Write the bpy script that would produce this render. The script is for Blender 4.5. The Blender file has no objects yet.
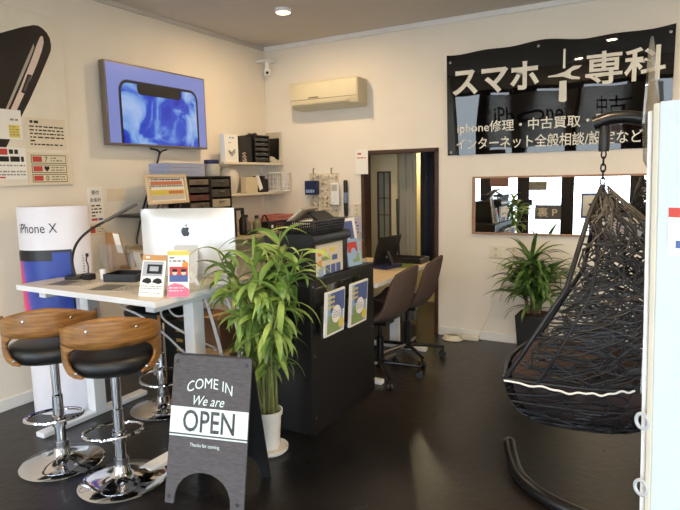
import bpy, math, random
from mathutils import Vector, Matrix, Euler
random.seed(7)
R = math.radians
S = bpy.context.scene
COL = S.collection

# ------------------------------------------------------------------ camera, sky, lights, exposure
cam_d = bpy.data.cameras.new('camera'); cam = bpy.data.objects.new('camera', cam_d); COL.objects.link(cam)
cam_d.sensor_width = 36; cam_d.lens = 570.98 / 680 * 36; cam_d.clip_start = .02
_yaw, _pit, _rol = R(29.672), R(7.624), R(-1.1656)
_fw = Vector((-math.sin(_yaw) * math.cos(_pit), math.cos(_yaw) * math.cos(_pit), -math.sin(_pit)))
_r = Vector((math.cos(_yaw), math.sin(_yaw), 0)); _u = _r.cross(_fw)
_c, _s = math.cos(_rol), math.sin(_rol)
_r2, _u2 = _c * _r + _s * _u, -_s * _r + _c * _u
cam.matrix_world = Matrix(((_r2.x, _u2.x, -_fw.x, 0), (_r2.y, _u2.y, -_fw.y, 0), (_r2.z, _u2.z, -_fw.z, 1.4), (0, 0, 0, 1)))
S.camera = cam

world = bpy.data.worlds.new('overcast_sky'); S.world = world; world.use_nodes = True
bg = world.node_tree.nodes['Background']
bg.inputs[0].default_value = (.84, .92, 1, 1); bg.inputs[1].default_value = 8.0

def area(name, loc, rot, sx, sy, energy, color, portal=False):
    d = bpy.data.lights.new(name, 'AREA'); d.shape = 'RECTANGLE'; d.size = sx; d.size_y = sy; d.energy = energy; d.color = color
    if portal: d.cycles.is_portal = True
    o = bpy.data.objects.new(name, d); COL.objects.link(o); o.location = loc; o.rotation_euler = rot
    return o
area('shop_window_portal', (-.65, -.83, 1.2), (R(90), 0, 0), 5.7, 2.4, 1, (1, 1, 1), True)
LAMP_W = 22
S.view_settings.view_transform = 'Standard'; S.view_settings.look = 'None'
S.view_settings.exposure = .25; S.view_settings.gamma = 1; S.view_settings.use_curve_mapping = False

# ------------------------------------------------------------------ materials
def lin(c):
    return tuple(((x / 255) / 12.92 if x / 255 <= .04045 else ((x / 255 + .055) / 1.055) ** 2.4) for x in c[:3]) + (1,)
MATS = {}
def mat(name, rgb, rough=.5, metal=0, var=0, scale=8, bump=0, bscale=60, trans=0, spec=.5, coat=0, alpha=1, stretch=None, rgb2=None):
    if name in MATS: return MATS[name]
    m = bpy.data.materials.new(name); m.use_nodes = True
    nt = m.node_tree; b = nt.nodes['Principled BSDF']
    b.inputs['Base Color'].default_value = lin(rgb); b.inputs['Roughness'].default_value = rough
    b.inputs['Metallic'].default_value = metal; b.inputs['Specular IOR Level'].default_value = spec
    b.inputs['Transmission Weight'].default_value = trans; b.inputs['Coat Weight'].default_value = coat
    b.inputs['Alpha'].default_value = alpha
    tc = nt.nodes.new('ShaderNodeTexCoord'); mp = nt.nodes.new('ShaderNodeMapping')
    nt.links.new(tc.outputs['Object'], mp.inputs['Vector'])
    if stretch: mp.inputs['Scale'].default_value = stretch
    nz = nt.nodes.new('ShaderNodeTexNoise'); nz.inputs['Scale'].default_value = scale; nz.inputs['Detail'].default_value = 4
    nt.links.new(mp.outputs[0], nz.inputs['Vector'])
    rp = nt.nodes.new('ShaderNodeValToRGB')
    c = lin(rgb); v = var if var else .03
    if rgb2:
        rp.color_ramp.elements[0].color = c; rp.color_ramp.elements[1].color = lin(rgb2)
    else:
        rp.color_ramp.elements[0].color = tuple(max(0, x * (1 - v)) for x in c[:3]) + (1,)
        rp.color_ramp.elements[1].color = tuple(min(1, x * (1 + v)) for x in c[:3]) + (1,)
    rp.color_ramp.elements[0].position = .3; rp.color_ramp.elements[1].position = .7
    nt.links.new(nz.outputs['Fac'], rp.inputs['Fac']); nt.links.new(rp.outputs['Color'], b.inputs['Base Color'])
    if bump:
        n2 = nt.nodes.new('ShaderNodeTexNoise'); n2.inputs['Scale'].default_value = bscale; n2.inputs['Detail'].default_value = 3
        nt.links.new(mp.outputs[0], n2.inputs['Vector'])
        bp = nt.nodes.new('ShaderNodeBump'); bp.inputs['Strength'].default_value = bump; bp.inputs['Distance'].default_value = .01
        nt.links.new(n2.outputs['Fac'], bp.inputs['Height']); nt.links.new(bp.outputs[0], b.inputs['Normal'])
    MATS[name] = m
    return m
def emit(name, rgb, strength):
    if name in MATS: return MATS[name]
    m = bpy.data.materials.new(name); m.use_nodes = True; nt = m.node_tree; b = nt.nodes['Principled BSDF']
    b.inputs['Base Color'].default_value = (.02, .02, .02, 1); b.inputs['Emission Color'].default_value = lin(rgb); b.inputs['Emission Strength'].default_value = strength
    b.inputs['Roughness'].default_value = .25
    MATS[name] = m; return m
def glass(name, tint=(1, 1, 1), gloss=.08):
    if name in MATS: return MATS[name]
    m = bpy.data.materials.new(name); m.use_nodes = True; nt = m.node_tree
    for n in list(nt.nodes): nt.nodes.remove(n)
    o = nt.nodes.new('ShaderNodeOutputMaterial'); mx = nt.nodes.new('ShaderNodeMixShader'); t = nt.nodes.new('ShaderNodeBsdfTransparent'); g = nt.nodes.new('ShaderNodeBsdfGlossy')
    t.inputs[0].default_value = (*tint, 1); g.inputs['Roughness'].default_value = .02; mx.inputs[0].default_value = gloss
    nt.links.new(t.outputs[0], mx.inputs[1]); nt.links.new(g.outputs[0], mx.inputs[2]); nt.links.new(mx.outputs[0], o.inputs[0])
    MATS[name] = m; return m
def wood(name, c1, c2, scale=30, rough=.4, axis=(1, 1, 14)):
    if name in MATS: return MATS[name]
    m = mat(name, c1, rough, 0, rgb2=c2, scale=scale / 8, stretch=axis, bump=.05, bscale=20)
    return m

M_wall = mat('painted_wallpaper', (236, 228, 214), .85, var=.02, scale=3, bump=.08, bscale=120)
M_ceil = mat('ceiling_paint', (206, 199, 190), .9, var=.02)
M_trim = mat('white_trim', (236, 234, 230), .6)
M_white = mat('white_plastic', (238, 238, 238), .35)
M_offw = mat('cream_plastic', (226, 220, 200), .4)
M_paper = mat('white_paper', (240, 238, 232), .8)
M_black = mat('black_plastic', (22, 22, 24), .4)
M_matb = mat('matte_black_laminate', (15, 15, 17), .45, var=.1)
M_chrome = mat('chrome', (215, 216, 220), .07, 1)
M_steel = mat('brushed_steel', (150, 150, 152), .3, 1)
M_dkmetal = mat('dark_painted_metal', (40, 40, 42), .35, .6)
M_leather = mat('black_leather', (20, 20, 22), .38, bump=.15, bscale=150)
M_walnut = wood('walnut_veneer', (106, 68, 30), (164, 116, 60), 64, .38, (1, 1, 9))
M_beech = wood('pale_beech', (214, 188, 148), (226, 203, 166), 40, .4, (10, 1, 1))
M_ash = wood('pale_ash_laminate', (210, 198, 176), (226, 216, 198), 40, .35, (1, 12, 1))
M_dkwood = wood('dark_brown_wood', (58, 34, 22), (78, 48, 32), 40, .5)
M_frame = wood('mirror_frame_wood', (150, 112, 84), (172, 132, 100), 40, .5, (1, 8, 8))
M_card = mat('brown_cardboard', (172, 128, 84), .8, var=.05)
M_glass = glass('clear_glass', (.97, .99, 1), .05)
M_acryl = glass('clear_acrylic', (.9, .92, .92), .16)
M_leaf = mat('bamboo_leaf', (92, 128, 48), .42, rgb2=(158, 180, 94), scale=8)
M_leaf2 = mat('dracaena_leaf', (48, 84, 36), .38, rgb2=(104, 138, 66), scale=9)
M_stem = mat('bamboo_cane', (150, 150, 92), .5, rgb2=(96, 106, 52), scale=10)
M_soil = mat('potting_soil', (48, 36, 28), .95, bump=.5)
M_red = mat('print_red', (196, 72, 66), .7); M_yel = mat('print_yellow', (226, 206, 96), .7)
M_blu = mat('print_blue', (84, 102, 158), .7); M_org = mat('print_orange', (226, 150, 70), .7)
M_ink = mat('print_black', (26, 26, 28), .7); M_gry = mat('print_grey', (140, 138, 134), .7)
M_grn = mat('print_green', (140, 162, 104), .7); M_pnk = mat('print_pink', (240, 120, 150), .7)
M_sky = mat('print_pale_blue', (150, 180, 214), .7); M_navy = mat('navy_plastic', (30, 40, 84), .4)
M_brass = mat('brass_label', (190, 160, 96), .4, .6)
M_tool = mat('clear_plastic', (196, 192, 180), .3, alpha=.75)
M_pinkp = mat('pink_plastic', (206, 128, 118), .45)

# ------------------------------------------------------------------ geometry helpers
class Fr:
    """a flat frame: origin, unit directions u (reader's right) and v (up); n faces the reader"""
    def __init__(s, o, u, v=(0, 0, 1)):
        s.o = Vector(o); s.u = Vector(u).normalized(); s.v = Vector(v).normalized(); s.n = s.u.cross(s.v)
    def p(s, a, b, off=0): return s.o + s.u * a + s.v * b + s.n * off
TXT = {}
class MB:
    def __init__(s): s.v = []; s.f = []; s.m = []
    def add(s, vs, fs, m=0):
        o = len(s.v); s.v += [Vector(x) for x in vs]
        for f in fs: s.f.append([i + o for i in f]); s.m.append(m)
        return s
    def box(s, x0, x1, y0, y1, z0, z1, m=0):
        return s.hexa([(x0, y0, z0), (x1, y0, z0), (x1, y1, z0), (x0, y1, z0), (x0, y0, z1), (x1, y0, z1), (x1, y1, z1), (x0, y1, z1)], m)
    def hexa(s, p, m=0):
        return s.add(p, [(3, 2, 1, 0), (4, 5, 6, 7), (0, 1, 5, 4), (1, 2, 6, 5), (2, 3, 7, 6), (3, 0, 4, 7)], m)
    def obox(s, c, size, rot, m=0):
        mt = rot if isinstance(rot, Matrix) else Euler(rot).to_matrix(); hx, hy, hz = [q / 2 for q in size]; c = Vector(c)
        pts = [(-hx, -hy, -hz), (hx, -hy, -hz), (hx, hy, -hz), (-hx, hy, -hz), (-hx, -hy, hz), (hx, -hy, hz), (hx, hy, hz), (-hx, hy, hz)]
        return s.hexa([c + mt @ Vector(p) for p in pts], m)
    def slab(s, fr, a0, b0, a1, b1, t0, t1, m=0):
        return s.hexa([fr.p(a0, b0, t0), fr.p(a1, b0, t0), fr.p(a1, b1, t0), fr.p(a0, b1, t0), fr.p(a0, b0, t1), fr.p(a1, b0, t1), fr.p(a1, b1, t1), fr.p(a0, b1, t1)], m)
    def rect(s, fr, a0, b0, a1, b1, off=0, m=0):
        return s.add([fr.p(a0, b0, off), fr.p(a1, b0, off), fr.p(a1, b1, off), fr.p(a0, b1, off)], [(0, 1, 2, 3)], m)
    def poly(s, fr, pts, off=0, m=0, rev=False):
        k = list(range(len(pts)));
        return s.add([fr.p(a, b, off) for a, b in pts], [k[::-1] if rev else k], m)
    def prism(s, fr, pts, t0, t1, m=0):
        n = len(pts); vs = [fr.p(a, b, t0) for a, b in pts] + [fr.p(a, b, t1) for a, b in pts]
        fs = [tuple(range(n - 1, -1, -1)), tuple(range(n, 2 * n))] + [(i, (i + 1) % n, n + (i + 1) % n, n + i) for i in range(n)]
        return s.add(vs, fs, m)
    def disc(s, fr, a, b, ra, rb=None, off=0, m=0, n=20):
        rb = rb or ra
        return s.poly(fr, [(a + ra * math.cos(2 * math.pi * i / n), b + rb * math.sin(2 * math.pi * i / n)) for i in range(n)], off, m)
    def tube(s, pts, r, n=8, m=0, closed=False, cap=True):
        pts = [Vector(p) for p in pts]; N = len(pts)
        rs = r if isinstance(r, (list, tuple)) else [r] * N
        t = []
        for i in range(N):
            a = pts[(i - 1) % N] if (closed or i > 0) else pts[i]; b = pts[(i + 1) % N] if (closed or i < N - 1) else pts[i]
            d = (b - a); t.append(d.normalized() if d.length > 1e-9 else Vector((0, 0, 1)))
        up = Vector((0, 0, 1)) if abs(t[0].z) < .9 else Vector((1, 0, 0))
        x = t[0].cross(up).normalized(); vs = []; fs = []
        for i in range(N):
            x = (x - t[i] * x.dot(t[i])).normalized(); y = t[i].cross(x)
            for k in range(n):
                q = 2 * math.pi * k / n; vs.append(pts[i] + (x * math.cos(q) + y * math.sin(q)) * rs[i])
        for i in range(N if closed else N - 1):
            for k in range(n):
                a, b = i * n, ((i + 1) % N) * n; fs.append((a + k, a + (k + 1) % n, b + (k + 1) % n, b + k))
        if cap and not closed:
            fs.append(tuple(range(n - 1, -1, -1))); fs.append(tuple(range((N - 1) * n, N * n)))
        return s.add(vs, fs, m)
    def lathe(s, prof, c, n=24, m=0, ax=None, sx=1, sy=1, rz=0, caps=True):
        c = Vector(c); vs = []; fs = []; A = ax or Matrix.Identity(3); rot = Matrix.Rotation(rz, 3, 'Z')
        for r, z in prof:
            for k in range(n):
                q = 2 * math.pi * k / n; vs.append(c + A @ (rot @ Vector((r * sx * math.cos(q), r * sy * math.sin(q), z))))
        for i in range(len(prof) - 1):
            for k in range(n): fs.append((i * n + k, i * n + (k + 1) % n, (i + 1) * n + (k + 1) % n, (i + 1) * n + k))
        if caps and prof[0][0] > 1e-6: fs.append(tuple(range(n - 1, -1, -1)))
        if caps and prof[-1][0] > 1e-6: fs.append(tuple(range((len(prof) - 1) * n, len(prof) * n)))
        return s.add(vs, fs, m)
    def grid(s, fn, nu, nv, m=0, cu=False, mf=None):
        vs = [fn(i / nu, j / nv) for j in range(nv + 1) for i in range(nu + (0 if cu else 1))]
        w = nu if cu else nu + 1; o = len(s.v); s.v += [Vector(v) for v in vs]
        for j in range(nv):
            for i in range(nu):
                s.f.append([o + j * w + i, o + j * w + (i + 1) % w, o + (j + 1) * w + (i + 1) % w, o + (j + 1) * w + i]); s.m.append(mf(i, j) if mf else m)
        return s
    def text(s, fr, txt, a, b, h, m=0, w=None, bold=0, shear=0, off=.001, arc=0, rot=0):
        """text centred at (a, b), glyph box h high, w wide if given"""
        key = (txt, bold, shear)
        if key not in TXT:
            cu = bpy.data.curves.new('t', 'FONT'); cu.body = txt; cu.size = 1; cu.offset = bold; cu.shear = shear; cu.resolution_u = 3
            ob = bpy.data.objects.new('t', cu); COL.objects.link(ob)
            dg = bpy.context.evaluated_depsgraph_get(); me = bpy.data.meshes.new_from_object(ob.evaluated_get(dg))
            TXT[key] = ([tuple(v.co) for v in me.vertices], [tuple(p.vertices) for p in me.polygons])
            bpy.data.objects.remove(ob); bpy.data.curves.remove(cu); bpy.data.meshes.remove(me)
        vs, fs = TXT[key]
        if not vs: return s
        x0, x1 = min(v[0] for v in vs), max(v[0] for v in vs); y0, y1 = min(v[1] for v in vs), max(v[1] for v in vs)
        ky = h / (y1 - y0); kx = (w / (x1 - x0)) if w else ky; out = []
        cr, sr = math.cos(rot), math.sin(rot)
        for x, y, z in vs:
            p, q = (x - (x0 + x1) / 2) * kx, (y - (y0 + y1) / 2) * ky
            if arc: q -= arc * p * p
            p, q = p * cr - q * sr, p * sr + q * cr
            out.append(fr.p(a + p, b + q, off))
        return s.add(out, fs, m)
    def lines(s, fr, a0, b0, a1, b1, n, m, off=.001, h=.5, seed=1):
        """rows of small print too fine to read: short dark dashes"""
        rnd = random.Random(seed); dy = (b1 - b0) / n
        for i in range(n):
            y = b1 - (i + .5) * dy; x = a0
            while x < a1 - dy * .4:
                l = min(rnd.uniform(.5, 1.6) * dy, a1 - x); s.rect(fr, x, y - dy * h / 2, x + l, y + dy * h / 2, off, m); x += l + dy * rnd.uniform(.2, .5)
                if rnd.random() < .08: break
        return s
    def build(s, name, mats, parent=None, smooth=False, bevel=0, solid=0, sub=0, loc=None, angle=35, seg=2):
        if not isinstance(mats, (list, tuple)): mats = [mats]
        me = bpy.data.meshes.new(name); ob = bpy.data.objects.new(name, me); COL.objects.link(ob)
        if parent is not None:
            inv = XF[root_of(parent)].inverted(); ob.parent = parent; vs = [inv @ v for v in s.v]
        else:
            if loc is None:
                xs = [v.x for v in s.v]; ys = [v.y for v in s.v]; zs = [v.z for v in s.v]
                loc = ((min(xs) + max(xs)) / 2, (min(ys) + max(ys)) / 2, min(zs))
            XF[ob.name] = Matrix.Translation(loc); ob.location = loc; vs = [v - Vector(loc) for v in s.v]
        me.from_pydata([tuple(v) for v in vs], [], s.f); me.update()
        for x in mats: me.materials.append(x)
        me.polygons.foreach_set('material_index', s.m)
        if smooth:
            me.polygons.foreach_set('use_smooth', [True] * len(me.polygons)); me.set_sharp_from_angle(angle=R(angle))
        if solid: md = ob.modifiers.new('thickness', 'SOLIDIFY'); md.thickness = solid; md.offset = 0
        if bevel: md = ob.modifiers.new('bevel', 'BEVEL'); md.width = bevel; md.segments = seg; md.limit_method = 'ANGLE'
        if sub: md = ob.modifiers.new('sub', 'SUBSURF'); md.levels = sub; md.render_levels = sub
        return ob
XF = {}
def root_of(o):
    while o.parent: o = o.parent
    return o.name
def tag(o, label=None, cat=None, group=None, kind=None):
    if label: o['label'] = label
    if cat: o['category'] = cat
    if group: o['group'] = group
    if kind: o['kind'] = kind
    return o
def thing(name, loc, label, cat, group=None, rz=0):
    o = bpy.data.objects.new(name, None); COL.objects.link(o); o.location = loc; o.rotation_euler = (0, 0, rz); o.empty_display_size = .05
    XF[o.name] = Matrix.Translation(loc) @ Matrix.Rotation(rz, 4, 'Z')
    return tag(o, label, cat, group)
def struct(name, mb, mats, **k): return tag(mb.build(name, mats, **k), kind='structure')
def children(o): return [c for c in bpy.data.objects if c.parent == o]
def copy_tree(o, parent=None):
    c = o.copy(); COL.objects.link(c)
    if parent: c.parent = parent
    for ch in children(o): copy_tree(ch, c)
    return c
def dup(root, loc, rz, label):
    c = copy_tree(root); c.location = loc; c.rotation_euler = (0, 0, rz); c['label'] = label
    return c
def spline(pts, k=6):
    """Catmull-Rom through the points"""
    P = [Vector(p) for p in pts]; P = [P[0] * 2 - P[1]] + P + [P[-1] * 2 - P[-2]]; out = []
    for i in range(1, len(P) - 2):
        for j in range(k):
            t = j / k; a, b, c, d = P[i - 1], P[i], P[i + 1], P[i + 2]
            out.append(.5 * ((2 * b) + (c - a) * t + (2 * a - 5 * b + 4 * c - d) * t * t + (3 * b - a - 3 * c + d) * t ** 3))
    return out + [P[-2]]

LX, BY, HZ, FY, RX = -3.54, 4.76, 2.70, -.8, 2.2     # left wall, back wall, ceiling, shop front, right wall
FL = Fr((LX, 0, 0), (0, 1, 0))                         # left wall: a = y, b = z
FB = Fr((0, BY, 0), (1, 0, 0))                         # back wall: a = x, b = z

# ------------------------------------------------------------------ floor material with scuffs and worn brown wear
def floor_mat():
    m = bpy.data.materials.new('black_vinyl_floor'); m.use_nodes = True; nt = m.node_tree; b = nt.nodes['Principled BSDF']; N = nt.nodes.new; L = nt.links.new
    tc = N('ShaderNodeTexCoord')
    n1 = N('ShaderNodeTexNoise'); n1.inputs['Scale'].default_value = .9; n1.inputs['Detail'].default_value = 5
    n2 = N('ShaderNodeTexNoise'); n2.inputs['Scale'].default_value = 14; n2.inputs['Detail'].default_value = 6; n2.inputs['Roughness'].default_value = .7
    n3 = N('ShaderNodeTexNoise'); n3.inputs['Scale'].default_value = 26; n3.inputs['Detail'].default_value = 2
    for n in (n1, n2, n3): L(tc.outputs['Object'], n.inputs['Vector'])
    r1 = N('ShaderNodeValToRGB'); r1.color_ramp.elements[0].color = lin((13, 13, 15)); r1.color_ramp.elements[1].color = lin((40, 34, 30)); r1.color_ramp.elements[0].position = .4; r1.color_ramp.elements[1].position = .65
    L(n1.outputs['Fac'], r1.inputs['Fac'])
    r2 = N('ShaderNodeValToRGB'); r2.color_ramp.elements[0].color = (0, 0, 0, 1); r2.color_ramp.elements[1].color = (1, 1, 1, 1); r2.color_ramp.elements[0].position = .6; r2.color_ramp.elements[1].position = .8
    L(n2.outputs['Fac'], r2.inputs['Fac'])
    mx = N('ShaderNodeMixRGB'); mx.inputs[2].default_value = lin((46, 42, 39)); L(r2.outputs['Color'], mx.inputs[0]); L(r1.outputs['Color'], mx.inputs[1]); L(mx.outputs[0], b.inputs['Base Color'])
    rr = N('ShaderNodeMapRange'); rr.inputs['To Min'].default_value = .2; rr.inputs['To Max'].default_value = .42; L(n2.outputs['Fac'], rr.inputs['Value']); L(rr.outputs[0], b.inputs['Roughness'])
    bp = N('ShaderNodeBump'); bp.inputs['Strength'].default_value = .1; bp.inputs['Distance'].default_value = .02; L(n3.outputs['Fac'], bp.inputs['Height']); L(bp.outputs[0], b.inputs['Normal'])
    return m

# ------------------------------------------------------------------ room shell
struct('floor', MB().box(LX - .1, RX + .1, FY, 6.1, -.06, 0), floor_mat())
struct('ceiling', MB().box(LX - .1, RX + .1, FY, BY + .12, HZ, HZ + .08), M_ceil)
struct('wall_left', MB().box(LX - .1, LX, FY, BY, 0, HZ), M_wall)
DX0, DX1, DZ = -2.455, -1.725, 1.636
wb = MB().box(LX - .1, DX0, BY, BY + .12, 0, HZ).box(DX1, RX + .1, BY, BY + .12, 0, HZ).box(DX0, DX1, BY, BY + .12, DZ, HZ)
struct('wall_back', wb, M_wall)
struct('wall_right', MB().box(RX, RX + .1, FY, BY, 0, HZ), M_wall)
struct('wall_front', MB().box(LX - .1, RX + .1, FY - .1, FY, 2.4, HZ + .08).box(LX - .1, LX + .04, FY - .1, FY, 0, 2.4).box(RX - .04, RX + .1, FY - .1, FY, 0, 2.4), M_wall)
struct('baseboard_left', MB().box(LX, LX + .014, FY, BY - .014, 0, .075), M_trim, bevel=.003)
struct('baseboard_back', MB().box(DX1 + .03, RX, BY - .014, BY, 0, .075).box(LX + .014, DX0 - .03, BY - .014, BY, 0, .075), M_trim, bevel=.003)
struct('trim_1', MB().box(LX, LX + .018, FY, BY, HZ - .035, HZ), M_ceil, bevel=.004)
struct('trim_2', MB().box(LX + .018, RX, BY - .022, BY, HZ - .045, HZ), M_trim, bevel=.006)
struct('trim_3', MB().box(DX0 - .012, DX0 + .022, BY - .012, BY + .13, 0, DZ).box(DX1 - .022, DX1 + .012, BY - .012, BY + .13, 0, DZ).box(DX0 - .012, DX1 + .012, BY - .012, BY + .13, DZ - .022, DZ + .012), M_dkwood, bevel=.003)
# the room behind the doorway
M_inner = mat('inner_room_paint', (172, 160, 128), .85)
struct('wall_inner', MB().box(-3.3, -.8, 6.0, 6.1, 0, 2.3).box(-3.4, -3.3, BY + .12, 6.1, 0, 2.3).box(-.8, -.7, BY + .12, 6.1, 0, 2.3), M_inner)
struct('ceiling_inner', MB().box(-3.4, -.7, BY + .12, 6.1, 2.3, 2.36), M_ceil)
# shop front: pillars and panes
M_pillar = mat('dark_bronze_aluminium', (44, 38, 34), .4, .5)
PX = [-2.83, -2.17, -1.44, -.4, .75]
xs = [LX + .04] + PX + [RX - .04]
for i in range(len(xs) - 1):
    a, b = xs[i], xs[i + 1]; a += .07 if i else 0; b -= .07 if i < len(xs) - 2 else 0
    w = struct('window_%d' % (i + 1), MB().box(a, b, FY - .07, FY - .03, 0, .06).box(a, b, FY - .07, FY - .03, 2.34, 2.4).box(a, a + .03, FY - .07, FY - .03, .06, 2.34).box(b - .03, b, FY - .07, FY - .03, .06, 2.34), M_pillar)
    MB().box(a + .03, b - .03, FY - .054, FY - .048, .06, 2.34).build('pane', M_glass, w)
for i, x in enumerate(PX):
    struct('trim_%d' % (i + 4), MB().box(x - .07, x + .07, FY - .1, FY, 0, 2.4), M_pillar)
M_pave = mat('pale_pavement', (176, 176, 172), .9, var=.06)
struct('pavement', MB().box(-14, 14, -16, FY - .1, -.12, -.02), M_pave)

# ------------------------------------------------------------------ ceiling lamps
def downlight(x, y, label, watt=LAMP_W):
    t = thing('ceiling_lamp', (x, y, HZ - .03), label, 'ceiling lamp', 'round ceiling downlights')
    MB().lathe([(.052, .004), (.056, 0), (.064, .006), (.066, .03)], (x, y, HZ - .03), 28, caps=False).build('lamp_ring', M_white, t, True)
    MB().lathe([(0, .001), (.04, .002), (.052, .006), (.052, .02), (0, .02)], (x, y, HZ - .03), 28).build('diffuser', emit('lamp_glow', (255, 214, 150), 30), t)
    d = bpy.data.lights.new('bulb', 'AREA'); d.shape = 'DISK'; d.size = .1; d.energy = watt; d.color = (1, .72, .42)
    o = bpy.data.objects.new('bulb', d); COL.objects.link(o); o.parent = t; o.location = (0, 0, -.004)
    return t
downlight(-2.625, 3.8, 'glowing round downlight on the ceiling near the back left corner', 13)
downlight(-1.30, .05, 'ceiling downlight near the shop front, seen reflected in the glossy black banner')
downlight(-.55, 2.0, 'ceiling downlight above the hanging egg chair side of the shop')
downlight(.9, 3.3, 'ceiling downlight in the far right of the shop')

# ------------------------------------------------------------------ left wall: board, sheets, television
t = thing('poster_board', (LX, 1.85, 1.395), 'large cream wall board with a big black phone corner picture', 'poster')
fb = Fr((LX + .02, 0, 0), (0, 1, 0))
M_board = mat('board_cream', (232, 224, 208), .6)
MB().box(LX + .001, LX + .02, 1.2, 2.525, 1.395, 2.475).build('board', M_board, t, bevel=.002)
pic = MB()
pic.poly(fb, [(1.21, 2.02), (1.9, 2.24), (2.113, 2.307), (2.255, 2.371), (2.329, 2.398), (2.36, 2.402), (2.39, 2.392), (2.418, 2.37), (2.436, 2.34), (2.442, 2.298), (2.436, 2.26), (2.412, 2.212), (2.345, 2.083), (2.265, 1.937), (2.203, 1.833), (2.038, 1.553), (1.95, 1.41), (1.21, 1.41)], .001, 0)
pic.poly(fb, [(2.366, 2.33), (2.376, 2.342), (2.388, 2.338), (2.39, 2.305), (2.372, 2.25), (2.334, 2.165), (2.251, 2.003), (2.12, 1.77), (2.085, 1.77), (2.206, 2.0), (2.30, 2.19), (2.34, 2.28)], .002, 1)
pic.poly(fb, [(2.32, 2.285), (2.322, 2.26), (2.28, 2.17), (2.06, 1.75), (2.045, 1.75), (2.27, 2.19)], .002, 2)
pic.poly(fb, [(2.262, 2.09), (2.29, 2.085), (2.235, 1.965), (2.208, 1.972)], .003, 0)
pic.poly(fb, [(2.268, 2.078), (2.283, 2.076), (2.237, 1.978), (2.222, 1.982)], .004, 3)
pic.build('phone_picture', [mat('poster_black', (24, 19, 18), .45), mat('poster_pink_steel', (226, 206, 194), .5), mat('poster_grey', (176, 168, 158), .5), mat('poster_dark_steel', (92, 84, 78), .4)], t)
def sheet(name, fr, a0, b0, a1, b1, label, cat, fn, mats, th=.003, group=None, m0=None):
    mb = MB().slab(fr, a0, b0, a1, b1, .0005, th); mb2 = mb
    fn(mb2, fr, th + .0008)
    return tag(mb2.build(name, [m0 or M_paper] + list(mats)), label, cat, group)
M_beige = mat('beige_sheet', (226, 214, 190), .7)
f2 = Fr((LX + .021, 0, 0), (0, 1, 0))
def s1(mb, f, o):
    mb.rect(f, 2.108, 1.692, 2.176, 1.768, o, 1); mb.lines(f, 2.112, 1.70, 2.17, 1.765, 4, 2, o + .0006, .35, 3)
    mb.lines(f, 1.95, 1.82, 2.05, 1.84, 1, 2, o, .5, 2); mb.lines(f, 2.12, 1.79, 2.17, 1.81, 1, 2, o, .6, 5)
sheet('notice_sheet', f2, 1.9, 1.68, 2.192, 1.86, 'white sheet with a yellow sticker, at the left on the phone board', 'notice', s1, [M_yel, M_gry])
def s2(mb, f, o):
    mb.rect(f, 1.98, 1.585, 2.085, 1.622, o, 1); mb.lines(f, 2.095, 1.588, 2.17, 1.622, 1, 2, o, .8, 4)
    mb.lines(f, 1.98, 1.54, 2.185, 1.58, 1, 2, o, .8, 9); mb.lines(f, 1.94, 1.455, 2.19, 1.53, 4, 3, o, .45, 8); mb.rect(f, 1.99, 1.443, 2.06, 1.452, o, 1)
sheet('price_sheet', f2, 1.9, 1.435, 2.2, 1.63, 'white price sheet with red print, lower left on the phone board', 'price sheet', s2, [M_red, M_ink, M_gry])
def s3(mb, f, o):
    mb.lines(f, 2.245, 1.785, 2.42, 1.81, 1, 1, o, .65, 3); mb.lines(f, 2.24, 1.645, 2.475, 1.78, 6, 1, o, .38, 6)
sheet('text_sheet', f2, 2.218, 1.626, 2.49, 1.823, 'beige sheet of black typed lines, above the red and green price card', 'notice', s3, [M_ink], m0=M_beige)
def s4(mb, f, o):
    for k, (z0, z1) in enumerate(((1.535, 1.59), (1.475, 1.528), (1.415, 1.468))):
        mb.rect(f, 2.232, z0, 2.478, z1, o, 3); mb.rect(f, 2.237, z0 + .005, 2.473, z1 - .005, o + .0005, 0)
        mb.rect(f, 2.242, z0 + .01, 2.305, z1 - .01, o + .001, 1)
        mb.text(f, '700'[k] if k != 1 else '♥', 2.335, (z0 + z1) / 2, .034, 2 if k == 1 else 3, off=o + .001, bold=.02)
        mb.lines(f, 2.365, z0 + .01, 2.46, z1 - .01, 2, 3, o + .001, .4, k + 3)
sheet('price_card', f2, 2.205, 1.4, 2.505, 1.605, 'beige price card with three framed red and green rows', 'price card', s4, [M_red, M_ink, mat('print_olive', (110, 112, 70), .7)], m0=M_beige)
f1 = Fr((LX, 0, 0), (0, 1, 0))
def s5(mb, f, o):
    mb.text(f, '受付', 2.70, 1.337, .03, 1, off=o, bold=.015); mb.text(f, 'お会計', 2.70, 1.285, .03, 1, off=o, bold=.015)
    mb.lines(f, 2.66, 1.16, 2.745, 1.255, 4, 1, o, .4, 5); mb.rect(f, 2.655, 1.137, 2.705, 1.153, o, 2); mb.rect(f, 2.712, 1.137, 2.748, 1.153, o, 3)
sheet('reception_notice', f1, 2.641, 1.122, 2.76, 1.377, 'tall white notice on the wall with reception and payment in black', 'notice', s5, [M_ink, M_red, M_blu], th=.004)
def s6(mb, f, o): mb.rect(f, 2.64, 1.05, 2.68, 1.10, o, 1); mb.lines(f, 2.69, 1.05, 2.76, 1.10, 3, 2, o, .4, 3)
sheet('memo_slip', f1, 2.635, 1.03, 2.78, 1.115, 'small cream slip with a red mark under the reception notice', 'notice', s6, [M_red, M_gry], m0=M_beige)
def s7(mb, f, o): pass
sheet('tape_patch', f1, 2.80, 1.27, 2.97, 1.36, 'plain tan paper patch on the wall right of the reception notice', 'paper', s7, [], m0=mat('tan_paper', (228, 212, 184), .8), th=.0015)

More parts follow.
